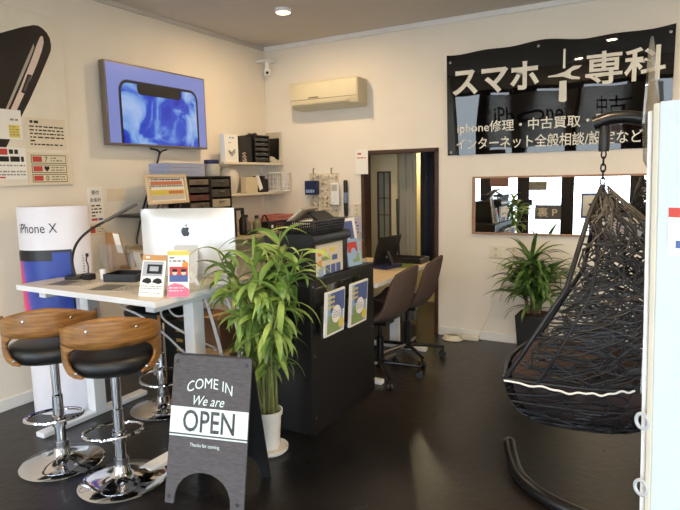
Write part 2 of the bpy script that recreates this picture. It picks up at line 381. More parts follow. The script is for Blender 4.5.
# television
t = thing('television', (LX, 3.345, 1.68), 'flat wall television showing a blue marbled phone screen', 'television')
TY0, TY1, TZ0, TZ1, TXF = 2.785, 3.795, 1.672, 2.262, LX + .085
MB().box(LX + .03, TXF, TY0, TY1, TZ0, TZ1).build('housing', mat('tv_grey_bezel', (126, 116, 108), .35, .5), t, bevel=.004)
MB().box(LX + .001, LX + .03, 3.1, 3.5, 1.85, 2.1).build('wall_bracket', M_black, t)
def marble():
    m = bpy.data.materials.new('screen_blue_marble'); m.use_nodes = True; nt = m.node_tree; N = nt.nodes.new; L = nt.links.new; b = nt.nodes['Principled BSDF']
    tc = N('ShaderNodeTexCoord'); n = N('ShaderNodeTexNoise'); n.inputs['Scale'].default_value = 3.4; n.inputs['Detail'].default_value = 5; n.inputs['Distortion'].default_value = .9
    L(tc.outputs['Object'], n.inputs['Vector']); r = N('ShaderNodeValToRGB'); e = r.color_ramp.elements
    e[0].position = .40; e[0].color = lin((28, 44, 176)); e[1].position = .70; e[1].color = lin((176, 198, 238))
    q = e.new(.50); q.color = lin((50, 84, 204)); q = e.new(.56); q.color = lin((116, 160, 226)); q = e.new(.62); q.color = lin((150, 180, 234))
    L(n.outputs['Fac'], r.inputs['Fac']); L(r.outputs['Color'], b.inputs['Emission Color']); b.inputs['Emission Strength'].default_value = .75
    b.inputs['Base Color'].default_value = (.01, .01, .01, 1); b.inputs['Roughness'].default_value = .2
    return m
ft = Fr((TXF, 0, 0), (0, 1, 0)); sc = MB()
sc.rect(ft, TY0 + .012, TZ0 + .016, TY1 - .012, TZ1 - .012, .0008, 0)
def rr(a0, b0, a1, b1, r, top=True):
    p = [(a0, b0), (a1, b0)]
    for k in range(7): q = math.pi / 2 * k / 6; p.append((a1 - r + r * math.cos(q), b1 - r + r * math.sin(q)))
    for k in range(7): q = math.pi / 2 + math.pi / 2 * k / 6; p.append((a0 + r + r * math.cos(q), b1 - r + r * math.sin(q)))
    return p
A0, A1 = TY0 + .11, TY1 - .095
sc.poly(ft, rr(A0, TZ0 + .017, A1, TZ1 - .115, .085), .0014, 1)
sc.poly(ft, rr(A0 + .006, TZ0 + .017, A1 - .006, TZ1 - .121, .08), .0018, 3)
sc.poly(ft, rr(A0 + .022, TZ0 + .017, A1 - .022, TZ1 - .137, .064), .0022, 2)
def notch(a0, a1, zt, d, r=.03): return [(a0 + r, zt - d), (a1 - r, zt - d), (a1 - r * .3, zt - d + r * .3), (a1, zt - d + r), (a1, zt), (a0, zt), (a0, zt - d + r), (a0 + r * .3, zt - d + r * .3)]
sc.poly(ft, notch(A0 + .17, A1 - .19, TZ1 - .132, .078), .0026, 3)
sc.build('screen', [emit('screen_lavender', (132, 142, 206), .72), emit('screen_rim', (70, 74, 110), .5), marble(), emit('screen_black', (8, 8, 12), .5)], t)
cb = MB()
cb.tube(spline([(LX + .05, 3.19, 1.66), (LX + .05, 3.27, 1.645), (LX + .03, 3.29, 1.60), (LX + .018, 3.24, 1.47), (LX + .016, 3.13, 1.24), (LX + .016, 3.04, 1.0), (LX + .016, 3.03, .93)]), .008, 6)
cb.tube(spline([(LX + .05, 3.36, 1.66), (LX + .03, 3.30, 1.62), (LX + .018, 3.25, 1.45), (LX + .016, 3.15, 1.2), (LX + .016, 3.11, 1.0), (LX + .016, 3.09, .93)]), .006, 6)
tag(cb.build('television_cable', M_black, smooth=True), 'black cables hanging from the television down the left wall', 'cable')

# ------------------------------------------------------------------ tall oval phone standee
t = thing('display_standee', (-3.19, 2.16, 0), 'tall white oval phone standee with pink and blue picture, beside the left wall', 'standee')
SC, SA, SB, SR = Vector((-3.215, 2.15, 0)), .205, .11, math.atan2(.62, .785)
def SP(th, z, off=0):  # th: angle, 0 faces the room entrance
    a = Vector(((SA + off) * math.sin(th), -(SB + off) * math.cos(th), 0)); return SC + Matrix.Rotation(SR, 3, 'Z') @ a + Vector((0, 0, z))
MB().grid(lambda u, v: SP(-math.pi + u * 2 * math.pi, v * 1.27), 48, 4, cu=True).add([SP(-math.pi + k / 48 * 2 * math.pi, 1.27) for k in range(48)], [tuple(range(48))]).build('column', mat('standee_white', (232, 228, 234), .4), t, True)
class CurF:
    def p(s, a, b, off=0): return SP(a, b, off)
cf = CurF()
def grad():
    m = bpy.data.materials.new('standee_gradient'); m.use_nodes = True; nt = m.node_tree; N = nt.nodes.new; L = nt.links.new; b = nt.nodes['Principled BSDF']
    tc = N('ShaderNodeTexCoord'); sp = N('ShaderNodeSeparateXYZ'); L(tc.outputs['Object'], sp.inputs[0]); n = N('ShaderNodeTexNoise'); n.inputs['Scale'].default_value = 3; L(tc.outputs['Object'], n.inputs['Vector'])
    ma = N('ShaderNodeMath'); ma.operation = 'MULTIPLY_ADD'; ma.inputs[1].default_value = 3.0; ma.inputs[2].default_value = .80; L(sp.outputs['X'], ma.inputs[0])
    mb_ = N('ShaderNodeMath'); mb_.operation = 'MULTIPLY_ADD'; mb_.inputs[1].default_value = .4; L(sp.outputs['Z'], mb_.inputs[0]); L(ma.outputs[0], mb_.inputs[2])
    r = N('ShaderNodeValToRGB'); e = r.color_ramp.elements; e[0].position = .32; e[0].color = lin((226, 60, 60)); e[1].position = 1; e[1].color = lin((40, 66, 160))
    for p_, c_ in ((.5, (236, 150, 150)), (.62, (234, 96, 130)), (.72, (228, 62, 120)), (.83, (84, 90, 178))): q = e.new(p_); q.color = lin(c_)
    L(mb_.outputs[0], r.inputs['Fac']); L(r.outputs['Color'], b.inputs['Base Color']); b.inputs['Roughness'].default_value = .35
    return m
pr = MB()
pr.grid(lambda u, v: SP(-1.5 + 2.1 * u, .37 + .645 * v, .001), 24, 4, 0)
pr.grid(lambda u, v: SP(-1.46 + 2.0 * u, .375 + .625 * v, .002), 24, 4, 1)
pr.grid(lambda u, v: SP(-1.4 + 1.45 * u, .95 + .052 * v, .003), 16, 1, 0)
pr.text(cf, 'iPhone X', -.36, 1.145, .056, 0, w=1.2, off=.002)
pr.lines(cf, .93, .85, 1.0, .98, 8, 0, .002, .4, 2)
pr.build('printed_picture', [mat('standee_black', (24, 24, 28), .35), grad()], t, True)

# ------------------------------------------------------------------ sit-stand desk
TT = .85
t = thing('desk', (-2.55, 2.18, 0), 'white desk with pale wood top and metal legs, behind the bar stools', 'desk')
tp = MB().box(-3.125, -2.035, 1.83, 2.56, TT - .03, TT)
ob = tp.build('tabletop', [M_ash, M_white], t, bevel=.002)
for p in ob.data.polygons: p.material_index = 0 if p.normal.z > .9 else 1
for x in (-2.97, -2.13):
    lg = MB().box(x - .035, x + .035, 2.13, 2.21, .03, TT - .07).build('leg', M_white, t, bevel=.004)
    MB().box(x - .035, x + .035, 1.79, 2.53, 0, .03).build('foot', M_white, lg, bevel=.006)
    MB().box(x - .03, x + .03, 1.88, 2.5, TT - .07, TT - .03).build('top_rail', M_white, lg, bevel=.003)
MB().box(-2.935, -2.165, 2.14, 2.20, TT - .10, TT - .05).build('crossbeam', mat('grey_metal', (70, 70, 74), .4, .5), t)

# ------------------------------------------------------------------ bar stools
def make_stool(x, y, backdir, label, with_back=True, seat_dz=0):
    t = thing('bar_stool', (x, y, 0), label, 'bar stool', 'bar stools around the desk', rz=backdir)
    c = Vector((x, y, 0)); D = seat_dz
    MB().lathe([(0, 0), (.196, 0), (.2, .006), (.19, .014), (.12, .024), (.06, .04), (.04, .06), (.036, .085), (.03, .09), (0, .09)], c, 48).build('base', M_chrome, t, True, angle=50)
    MB().lathe([(.0255, .085), (.0255, .36), (.021, .365), (.021, .56 + D)], c, 24).build('column', M_chrome, t, True)
    MB().lathe([(.033, .085), (.035, .1), (.033, .118), (.0256, .12)], c, 24).build('collar', M_steel, t, True)
    rot = Matrix.Rotation(backdir, 3, 'Z')
    ring = [c + rot @ Vector((-.07 + .125 * math.cos(q), -.03 + .135 * math.sin(q), .226 + .012 * math.cos(q))) for q in [2 * math.pi * k / 36 for k in range(36)]]
    fr_ = MB().tube(ring, .0085, 8, closed=True)
    fr_.lathe([(.033, .200), (.033, .255), (.026, .257), (.026, .198)], c, 20).build('footrest', M_chrome, t, True)
    MB().lathe([(0, .555 + D), (.1, .556 + D), (.172, .565 + D), (.192, .585 + D), (.196, .612 + D), (.188, .635 + D), (.16, .648 + D), (.08, .655 + D), (0, .656 + D)], c, 36).build('seat', M_leather, t, True, angle=60)
    MB().obox(c + rot @ Vector((-.06, .1, .535 + D)), (.02, .2, .012), (0, 0, backdir)).build('lever', M_chrome, t, bevel=.003)
    if with_back:
        rr_ = .208
        def P(ph, z, o=0): return c + rot @ Vector(((rr_ + o) * math.cos(ph), (rr_ + o) * math.sin(ph), z))
        ztop = lambda a: .842 - .085 * (min(1, abs(a) / 1.45)) ** 1.6 + (.03 * max(0, (abs(a) - 1.3) / .4) if abs(a) > 1.3 else 0)
        zlow = lambda a: .705 - .0 * a
        def lerp3(v, a, b, c): return a * (1 - v) * (1 - 2 * v) + 4 * b * v * (1 - v) + c * v * (2 * v - 1)
        w = MB()
        A = 1.62
        # upper band
        w.grid(lambda u, v: P(-A + 2 * A * u, zlow(0) + v * (ztop(-A + 2 * A * u) - zlow(0))), 48, 4)
        # side lobes: reach down to the seat, with a hooked inner edge
        for sg in (-1, 1):
            def lobe(u, v):
                z = .575 + .13 * v
                inn = lerp3(v, .5, 1.02, .74); outr = lerp3(v, .9, 1.42, A)
                if v < .1: inn += .1 * (1 - v / .1) ** 2; outr -= .1 * (1 - v / .1) ** 2
                return P(sg * (inn + (outr - inn) * u), z)
            g = MB().grid(lobe, 10, 18)
            if sg < 0: g.f = [f[::-1] for f in g.f]
            w.add(g.v, g.f)
        b = w.build('backrest', M_walnut, t, True, solid=.013, angle=60)
        for ph, z in ((-.42, .785), (.55, .785), (-.74, .597), (.74, .597)):
            n = (P(ph, z) - P(ph, z, -1)).normalized(); ax = n.to_track_quat('Z', 'Y').to_matrix()
            MB().lathe([(.0, .012), (.006, .011), (.0085, .007), (.009, .005)], P(ph, z), 12, ax=ax).build('screw', M_chrome, b, True)
    return t
make_stool(-2.595, 1.672, R(-40), 'wooden-backed bar stool with black seat, leftmost and nearest the wall')
make_stool(-2.172, 1.69, R(-41), 'wooden-backed bar stool with black seat, beside the OPEN sign board')
make_stool(-2.66, 2.41, R(120), 'chrome bar stool tucked under the desk, backless black seat', with_back=False, seat_dz=.02)

# ------------------------------------------------------------------ things on the desk
def apple(mb, fr, a, b, s, off, m):
    body = [(0, .36), (.1, .42), (.22, .43), (.34, .36), (.39, .29), (.31, .2), (.28, .08), (.32, -.04), (.42, -.11), (.34, -.3), (.24, -.44), (.14, -.47), (0, -.43), (-.14, -.47), (-.25, -.42), (-.37, -.22), (-.43, 0), (-.41, .2), (-.32, .36), (-.18, .43), (-.08, .4)]
    mb.poly(fr, [(a + x * s, b + y * s) for x, y in body], off, m)
    mb.poly(fr, [(a + x * s, b + y * s) for x, y in [(0, .48), (.09, .5), (.16, .58), (.18, .72), (.09, .69), (.02, .6)]], off, m)
t = thing('desktop_computer', (-2.26, 2.30, TT), 'white desktop computer on the desk, seen from the back', 'computer')
iu = Vector((.93, .367, 0)).normalized(); ib = Vector((.367, -.93, 0)); ic = Vector((-2.32, 2.355, 0))
fi = Fr(ic, iu)
M_alu = mat('silver_aluminium', (226, 227, 228), .32, .35)
def back_shell(u, v):
    a = (-.5 + u); b = (-.5 + v); k = 1 - (abs(2 * a) ** 4); k2 = 1 - (abs(2 * b) ** 4)
    return fi.p(a * .545, 1.06 + b * .385, .004 + .03 * max(0, k) * max(0, k2))
sh = MB().grid(back_shell, 24, 18, 0); sh.slab(fi, -.2725, .8675, .2725, 1.2525, -.006, .004, 0)
apple(sh, fi, 0, 1.125, .058, .0352, 1)
sh.build('display_back', [M_alu, mat('logo_black', (20, 20, 22), .2)], t, True, angle=50)
MB().slab(fi, -.27, .93, .27, 1.25, -.009, -.006).build('screen', mat('screen_off', (10, 10, 12), .15), t)
nk = MB().hexa([fi.p(-.085, .856, .11), fi.p(.085, .856, .11), fi.p(.085, .856, .118), fi.p(-.085, .856, .118), fi.p(-.07, 1.05, .025), fi.p(.07, 1.05, .025), fi.p(.07, 1.05, .036), fi.p(-.07, 1.05, .036)])
fn = Fr(fi.p(0, .92, .088), iu, fi.p(0, 1.05, .036) - fi.p(0, .856, .118)); nk.disc(fn, 0, .0, .024, None, .0045, 1)
nk.slab(fi, -.085, .85, .085, .857, -.07, .118)
nk.build('stand', [M_alu, mat('stand_hole', (96, 94, 92), .5)], t, bevel=.002)
for k, (dx, dz) in enumerate(((0, 0), (.012, -.01))):
    MB().tube(spline([fi.p(.0 + dx, .91, .08), fi.p(.02 + dx, .93, .13), fi.p(.09 + dx, .88, .17), fi.p(.15 + dx, .74, .16 + dx), fi.p(.2 + dx, .4, .1), fi.p(.22 + dx, .1, .08)]), .0055, 6).build('cable', M_white, t, True)
tag(MB().obox((-2.035, 2.335, TT + .024), (.11, .08, .048), (0, 0, .38)).build('white_box', M_white, bevel=.008, smooth=True), 'small rounded white box on the desk right of the computer stand', 'box')

def leaning(name, c, w, h, ry, lean, label, cat, fn, mats, th=.004, m0=None):
    """a card leaning back: c bottom centre, ry heading of the reader's right"""
    u = Vector((math.cos(ry), math.sin(ry), 0)); bk = Vector((-math.sin(ry), math.cos(ry), 0)); v = Vector((0, 0, math.cos(lean))) + bk * math.sin(lean)
    f = Fr(c, u, v); mb = MB().slab(f, -w / 2, 0, w / 2, h, -th, 0); fn(mb, f)
    sup = [f.p(-w * .2, h * .75, -th), f.p(w * .2, h * .75, -th), Vector(c) + bk * (math.sin(lean) * h + .05) + u * w * .2, Vector(c) + bk * (math.sin(lean) * h + .05) - u * w * .2]
    mb.add(sup, [(0, 1, 2, 3)], 0)
    return tag(mb.build(name, [m0 or M_paper] + mats), label, cat)
def c1(mb, f):
    mb.rect(f, -.07, .178, .07, .205, .001, 1); mb.lines(f, -.05, .185, .05, .2, 1, 0, .0015, .6, 2)
    mb.rect(f, -.06, .10, .055, .172, .001, 4); mb.rect(f, -.035, .112, .05, .158, .0015, 2); mb.rect(f, -.02, .125, .03, .148, .002, 4)
    for x in (-.03, .03):
        mb.poly(f, [(x - .028, .07), (x - .02, .084), (x, .092), (x + .022, .086), (x + .028, .07), (x + .01, .062)], .001, 2)
    mb.lines(f, -.06, .012, .06, .056, 4, 3, .001, .3, 4)
leaning('product_card', (-2.155, 1.91, TT), .135, .205, R(12), .30, 'white and black product card with an orange top, standing on the desk', 'card', c1, [mat('card_ochre', (206, 150, 92), .7), M_ink, M_gry, mat('card_grey', (176, 178, 184), .7)], th=.012)
def c2(mb, f):
    mb.rect(f, -.055, .20, .055, .222, .001, 1); mb.lines(f, -.045, .165, .04, .196, 2, 5, .001, .35, 2)
    mb.disc(f, .034, .155, .016, None, .001, 6)
    mb.rect(f, -.045, .072, .047, .145, .001, 2); mb.rect(f, -.045, .072, .047, .105, .0014, 3)
    for x in (-.018, .026):
        mb.disc(f, x, .118, .013, .014, .0018, 7); mb.poly(f, [(x - .017, .074), (x + .017, .074), (x + .012, .104), (x - .012, .104)], .002, 3)
        mb.poly(f, [(x - .014, .12), (x + .014, .12), (x + .01, .134), (x - .01, .134)], .0022, 5)
    mb.poly(f, [(-.055, 0), (.055, 0), (.055, .035), (.02, .058), (-.02, .066), (-.055, .05)], .0024, 4); mb.lines(f, -.045, .022, .03, .05, 2, 0, .003, .3, 5)
leaning('pamphlet', (-2.022, 1.965, TT), .105, .225, R(24), .16, 'tall pink and white pamphlet with yellow top, standing on the desk', 'pamphlet', c2, [M_yel, M_red, M_blu, M_pnk, M_ink, M_org, mat('print_skin', (236, 200, 176), .7)], th=.008)

# desk lamp
t = thing('desk_lamp', (-2.985, 2.1, TT), 'thin black curved desk lamp on the desk beside the phone standee', 'lamp')
MB().lathe([(0, 0), (.055, 0), (.058, .006), (.052, .02), (0, .022)], (-2.985, 2.1, TT), 28).build('base', M_black, t, True)
arm = spline([(-2.985, 2.1, TT + .02), (-2.998, 2.1, .965), (-2.942, 2.1, 1.062), (-2.818, 2.1, 1.141), (-2.643, 2.1, 1.206)])
MB().tube(arm, .0075, 8).build('arm', M_black, t, True)
MB().hexa([Vector(p) for p in ((-2.68, 2.088, 1.186), (-2.43, 2.088, 1.280), (-2.43, 2.112, 1.280), (-2.68, 2.112, 1.186), (-2.685, 2.088, 1.199), (-2.435, 2.088, 1.293), (-2.435, 2.112, 1.293), (-2.685, 2.112, 1.199))]).build('lamp_head', mat('lamp_head_grey', (96, 90, 86), .4), t, bevel=.003)
t = thing('phone_stand', (-2.885, 2.115, TT), 'small black stand with a crooked stalk on the desk left of the black tray', 'stand')
MB().box(-2.92, -2.85, 2.09, 2.14, TT, TT + .035).build('block', M_black, t, bevel=.004)
MB().tube(spline([(-2.885, 2.115, TT + .03), (-2.88, 2.115, TT + .08), (-2.892, 2.115, TT + .11), (-2.882, 2.115, TT + .14)]), .004, 6).lathe([(0, 0), (.009, .002), (.009, .02), (0, .022)], (-2.882, 2.115, TT + .132), 10).build('stalk', M_black, t, True)
tag(MB().obox((-2.80, 2.15, TT + .031), (.03, .02, .06), (.1, 0, .3)).build('white_sticker_roll', M_white, bevel=.004), 'tiny upright white block on the desk left of the black tray', 'block')
t = thing('desk_tray', (-2.66, 2.2, TT), 'square black tray on the desk, left of the computer', 'tray')
tr = MB(); rz = .35; fz = Matrix.Rotation(rz, 3, 'Z')
for (x, y, sx, sy, z, sz) in ((0, 0, .2, .16, .004, .008), (-.096, 0, .008, .16, .022, .044), (.096, 0, .008, .16, .022, .044), (0, -.076, .2, .008, .022, .044), (0, .076, .2, .008, .022, .044)):
    tr.obox(Vector((-2.66, 2.2, TT + z)) + fz @ Vector((x, y, 0)), (sx, sy, sz), (0, 0, rz))
tr.build('tray_shell', M_black, t, bevel=.002)
t = thing('acrylic_partition', (-2.93, 2.31, TT), 'clear acrylic partition standing on the desk before the brown cardboard', 'partition')
MB().hexa([Vector(p) for p in ((-3.02, 2.30, TT), (-2.76, 2.315, TT), (-2.76, 2.32, TT), (-3.02, 2.305, TT), (-3.02, 2.30, 1.03), (-2.76, 2.315, 1.03), (-2.76, 2.32, 1.03), (-3.02, 2.305, 1.03))]).build('pane', M_acryl, t)
for x in (-3.022, -2.772): MB().box(x, x + .01, 2.285, 2.335, TT, TT + .012).build('foot', M_acryl, t)
t1 = MB(); B4 = [Vector(p) for p in ((-3.02, 2.36, TT), (-2.835, 2.375, TT), (-2.985, 2.43, 1.09), (-3.105, 2.42, 1.09))]; bk_ = Vector((0, .005, 0))
t1.hexa([B4[0], B4[1], B4[1] + bk_, B4[0] + bk_, B4[3], B4[2], B4[2] + bk_, B4[3] + bk_])
q4 = lambda a, b: B4[0].lerp(B4[1], a).lerp(B4[3].lerp(B4[2], a), b) + Vector((0, -.0015, 0))
t1.add([q4(.62, .5), q4(.92, .48), q4(.95, .97), q4(.55, .98)], [(0, 1, 2, 3)], 1)
tag(t1.build('cardboard_sheet', [M_card, M_paper]), 'brown cardboard sheet with a white strip, leaning on the desk', 'cardboard')
t1 = MB(); f = Fr((-2.80, 2.42, TT), (1, .05, 0), (-.42, .12, .9)); t1.slab(f, -.02, 0, .035, .14, -.008, 0)
tag(t1.build('paper_pad', [mat('grey_pad', (206, 200, 190), .7)]), 'thin grey white pad leaning beside the brown cardboard sheet', 'pad')
# flat printed sheets under a clear mat
def mt(x, y, w, h, rz_, label, seed):
    f = Fr((x, y, TT), (math.cos(rz_), math.sin(rz_), 0), (-math.sin(rz_), math.cos(rz_), 0)); mb = MB().slab(f, -w / 2, -h / 2, w / 2, h / 2, .0003, .002, 0)
    mb.rect(f, -w * .4, -h * .4, w * .05, h * .4, .0025, 1); mb.lines(f, w * .1, -h * .4, w * .45, h * .4, 9, 1, .0025, .45, seed)
    tag(mb.build('printed_sheet', [mat('sheet_tan', (206, 196, 176), .5), mat('sheet_dark', (104, 100, 90), .5)]), label, 'printed sheet')
mt(-2.86, 1.99, .26, .18, .25, 'dark printed sheet lying flat on the desk at its left end', 3)
mt(-2.50, 2.0, .30, .2, .3, 'dark printed sheet lying flat on the desk, left of the standing product card', 4)

# ------------------------------------------------------------------ under and behind the desk
t = thing('computer_tower', (-2.93, 3.0, 0), 'black tower case with brass coloured labels under the desk', 'computer')
MB().box(-3.06, -2.86, 2.82, 3.2, 0, .44).build('case', M_matb, t, bevel=.004)
for k in range(5):
    MB().box(-2.94, -2.88, 2.812, 2.82, .36 - k * .07, .38 - k * .07).build('label_plate', M_brass, t)
tag(MB().box(-3.2, -3.08, 2.82, 3.05, 0, .36).build('white_carton', M_paper, bevel=.003), 'plain white carton on the floor left of the black tower', 'carton')
def carton(x, y, z, sx, sy, sz, rz_, label, m=M_card):
    t = thing('cardboard_box', (x, y, z), label, 'box', rz=rz_)
    r_ = Matrix.Rotation(rz_, 3, 'Z')
    MB().obox((x, y, z + sz / 2), (sx, sy, sz), (0, 0, rz_)).build('body', m, t, bevel=.003)
    MB().obox((x, y, z + sz + .001), (.05, sy + .002, .002), (0, 0, rz_)).build('tape', mat('box_tape', (200, 170, 120), .3), t)
carton(-2.58, 2.86, 0, .34, .28, .30, .1, 'large brown cardboard box on the floor behind the right desk leg')
carton(-2.60, 2.88, .302, .28, .22, .2, -.15, 'smaller brown cardboard box on top of the large box', mat('dark_cardboard', (120, 84, 58), .8))
tag(MB().box(-2.83, -2.35, 2.27, 2.50, .70, .742).box(-2.83, -2.81, 2.27, 2.5, .742, TT - .03).box(-2.37, -2.35, 2.27, 2.5, .742, TT - .03).build('cable_tray', M_matb, bevel=.004), 'black cable tray slung under the desk top', 'tray')
rnd = random.Random(5); labels = ['white cable drooping under the desk top from the cable tray', 'pale cable looping behind the right desk leg', 'thin white cord hanging between the desk and the bamboo plant']
P3 = [[(-2.75, 2.25, .74), (-2.6, 2.1, .72), (-2.4, 2.05, .70), (-2.28, 2.1, .6), (-2.2, 2.25, .42), (-2.05, 2.4, .4)],
      [(-2.5, 2.3, .745), (-2.35, 2.25, .66), (-2.2, 2.25, .7), (-2.1, 2.35, .75), (-2.02, 2.4, .6), (-2.03, 2.42, .3), (-2.15, 2.5, .012)],
      [(-2.05, 2.42, .815), (-1.99, 2.38, .6), (-2.0, 2.36, .4), (-1.97, 2.32, .2), (-2.06, 2.3, .01), (-2.3, 2.6, .01)]]
P3 += [[(-2.06, 2.34, .80), (-1.98, 2.33, .62), (-1.99, 2.35, .45), (-2.06, 2.42, .32), (-2.2, 2.5, .3)], [(-2.3, 2.56, .76), (-2.15, 2.62, .6), (-2.05, 2.63, .5), (-2.0, 2.7, .3), (-2.02, 2.75, .01)], [(-2.45, 2.3, .745), (-2.4, 2.2, .66), (-2.25, 2.26, .55), (-2.2, 2.4, .45), (-2.3, 2.5, .4)]]
labels += ['pale cable dropping from the right desk edge behind the plant leaves', 'cable falling from the back of the desk to the floor near the boxes', 'short white cable sagging below the black cable tray']
for pts, lb in zip(P3, labels): tag(MB().tube(spline(pts), .006, 6).build('white_cable', M_white, smooth=True), lb, 'cable')

# ------------------------------------------------------------------ OPEN sandwich board
fu, fbk = Vector((.969, .246, 0)), Vector((-.246, .969, 0)); fo = Vector((-1.858, 1.653, 0))
t = thing('sandwich_board', (-1.70, 1.84, 0), 'dark grey folding sandwich board reading OPEN, on the floor', 'sign board')
W_, spread, top = .378, .31, .635
def arch_outline(w, h, l=.042, r=.062, ah=.145):
    n = 12; pts = [(0, 0), (l, 0)]
    cx, ra = (l + w - r) / 2, (w - r - l) / 2
    pts += [(cx - ra * math.cos(math.pi * k / n), ah * math.sin(math.pi * k / n) ** .8) for k in range(1, n)]
    return pts + [(w - r, 0), (w, 0), (w, h - .012), (w - .012, h), (.012, h), (0, h - .012)]
vf = fbk * (spread / 2 - .004) + Vector((0, 0, top)); hh = vf.length
f = Fr(fo, fu, vf)
fp = MB().prism(f, arch_outline(W_, hh), -.01, 0, 0).build('front_panel', mat('board_grey', (74, 70, 72), .75, rgb2=(92, 88, 90), scale=30, stretch=(1, 1, 6), bump=.15), t)
pm = MB()
pm.rect(f, 0.001, .305, W_ - .001, .42, .001, 0); pm.rect(f, 0.001, .292, W_ - .001, .298, .001, 0)
pm.text(f, 'COME IN', .185, .53, .045, 0, w=.22, bold=0, off=.001, arc=2.2); pm.text(f, 'We are', .185, .452, .042, 0, w=.15, shear=.35, off=.001)
pm.text(f, 'OPEN', .19, .362, .096, 1, w=.25, bold=.012, off=.002); pm.text(f, 'Thanks for coming.', .178, .257, .02, 0, w=.145, off=.001)
pm.build('lettering', [mat('board_white', (226, 240, 236), .7), mat('board_ink', (42, 40, 44), .7, rgb2=(96, 98, 100), scale=60)], fp)
for a, b in ((.02, hh - .035), (W_ - .022, hh - .035), (.02, .03), (W_ - .03, .03)): MB().disc(f, a, b, .009, None, .0012, 0, 16).build('peg', M_black, fp)
vr = -fbk * (spread / 2 - .004) + Vector((0, 0, top)); f = Fr(fo + fbk * spread + fu * W_, -fu, vr)
MB().prism(f, arch_outline(W_, vr.length), -.01, 0, 0).build('rear_panel', mat('board_back_black', (24, 24, 26), .6), t)
MB().tube([fo + fbk * (spread / 2) + Vector((0, 0, top - .006)) + fu * a for a in (.02, W_ - .02)], .006, 8).build('hinge', M_black, t, True)

# ------------------------------------------------------------------ bamboo plant
t = thing('potted_bamboo_plant', (-1.75, 2.27, 0), 'leafy green bamboo plant in a white pot beside the OPEN board', 'plant')
pc = Vector((-1.735, 2.26, 0))
PR = .068
MB().lathe([(0, 0), (.085, 0), (.098, .012), (.10, .028), (.093, .028), (.087, .014), (0, .012)], pc, 32).build('saucer', mat('saucer_white', (220, 216, 206), .5), t, True)
MB().lathe([(0, .014), (.05, .014), (.055, .03), (.067, .2), (.074, .2), (.076, .225), (.07, .225), (.064, .195), (0, .195)], pc, 32).build('pot', mat('pot_white', (228, 224, 216), .45), t, True)
MB().lathe([(0, .205), (.064, .203)], pc, 24).build('soil', M_soil, t)
def leaf(mb, base, dirh, L, w, rise, droop, m=0, n=7, twist=0):
    """an arching blade leaf: dirh horizontal heading"""
    d = Vector((math.cos(dirh), math.sin(dirh), 0)); sd = Vector((-d.y, d.x, 0)); p = Vector(base); vs = []; a = rise
    for i in range(n + 1):
        u = i / n; ww = w * (math.sin(math.pi * min(1, (.12 + u * .88))) ** .8 if u < 1 else 0) * (1 if u > .12 else .5 + 4 * u)
        up = d * -math.sin(a) + Vector((0, 0, math.cos(a))); s2 = sd * math.cos(twist) + up * math.sin(twist)
        vs += [p - s2 * ww / 2, p - up * ww * .14, p + s2 * ww / 2]
        p = p + (d * math.cos(a) + Vector((0, 0, math.sin(a)))) * (L / n); a -= droop / n
    fs = []
    for i in range(n):
        o = i * 3; fs += [(o, o + 1, o + 4, o + 3), (o + 1, o + 2, o + 5, o + 4)]
    mb.add(vs, fs, m)
rnd = random.Random(11); lv = MB()
CANES = [(q, sp, h + .13) for q, sp, h in [(.4, .06, .66), (1.3, .14, .86), (2.2, .12, .98), (2.9, .25, .84), (3.5, .23, .93), (4.1, .16, .74), (4.9, .13, .90), (5.5, .16, .66), (6.1, .15, .96), (.1, .1, 1.02), (3.2, .1, .68), (2.5, .28, .66), (5.9, .2, .8), (.3, .2, .92)]]
for q, sp, hgt in CANES:
    r0 = PR * .85 * math.sqrt(rnd.random())
    b0 = pc + Vector((r0 * math.cos(q), r0 * math.sin(q), .2)); tp_ = pc + Vector((sp * math.cos(q) * 1.1, sp * math.sin(q) * .8, hgt))
    mid = (b0 + tp_) / 2 + Vector((rnd.uniform(-.02, .02) - .3 * sp * math.cos(q), rnd.uniform(-.02, .02), .05)); path = spline([b0, mid, tp_], 6)
    MB().tube(path, [.0062 - .003 * i / (len(path) - 1) for i in range(len(path))], 7).build('stem', M_stem, t, True)
    nl = int(14 + hgt * 12)
    for j in range(nl):
        u = .36 + .64 * (j / nl) ** .8; pt = path[min(len(path) - 1, int(u * (len(path) - 1)))]
        top_ = u > .88
        leaf(lv, pt, rnd.uniform(0, 6.28), rnd.uniform(.13, .22) * (1.2 if top_ else 1), rnd.uniform(.026, .04), rnd.uniform(.6, 1.35) if top_ else rnd.uniform(-.35, .65), rnd.uniform(1.2, 2.4), 0, 8, rnd.uniform(-.6, .6))
for k in range(26):   # long drooping tips
    q, sp, hgt = rnd.choice(CANES); pt = pc + Vector((sp * math.cos(q) * 1.1, sp * math.sin(q) * .8, hgt - .02))
    leaf(lv, pt, rnd.uniform(0, 6.28), rnd.uniform(.24, .34), rnd.uniform(.012, .022), rnd.uniform(.8, 1.35), rnd.uniform(1.5, 2.6), 0, 10, rnd.uniform(-.4, .4))
lv.build('foliage', M_leaf, t, True)

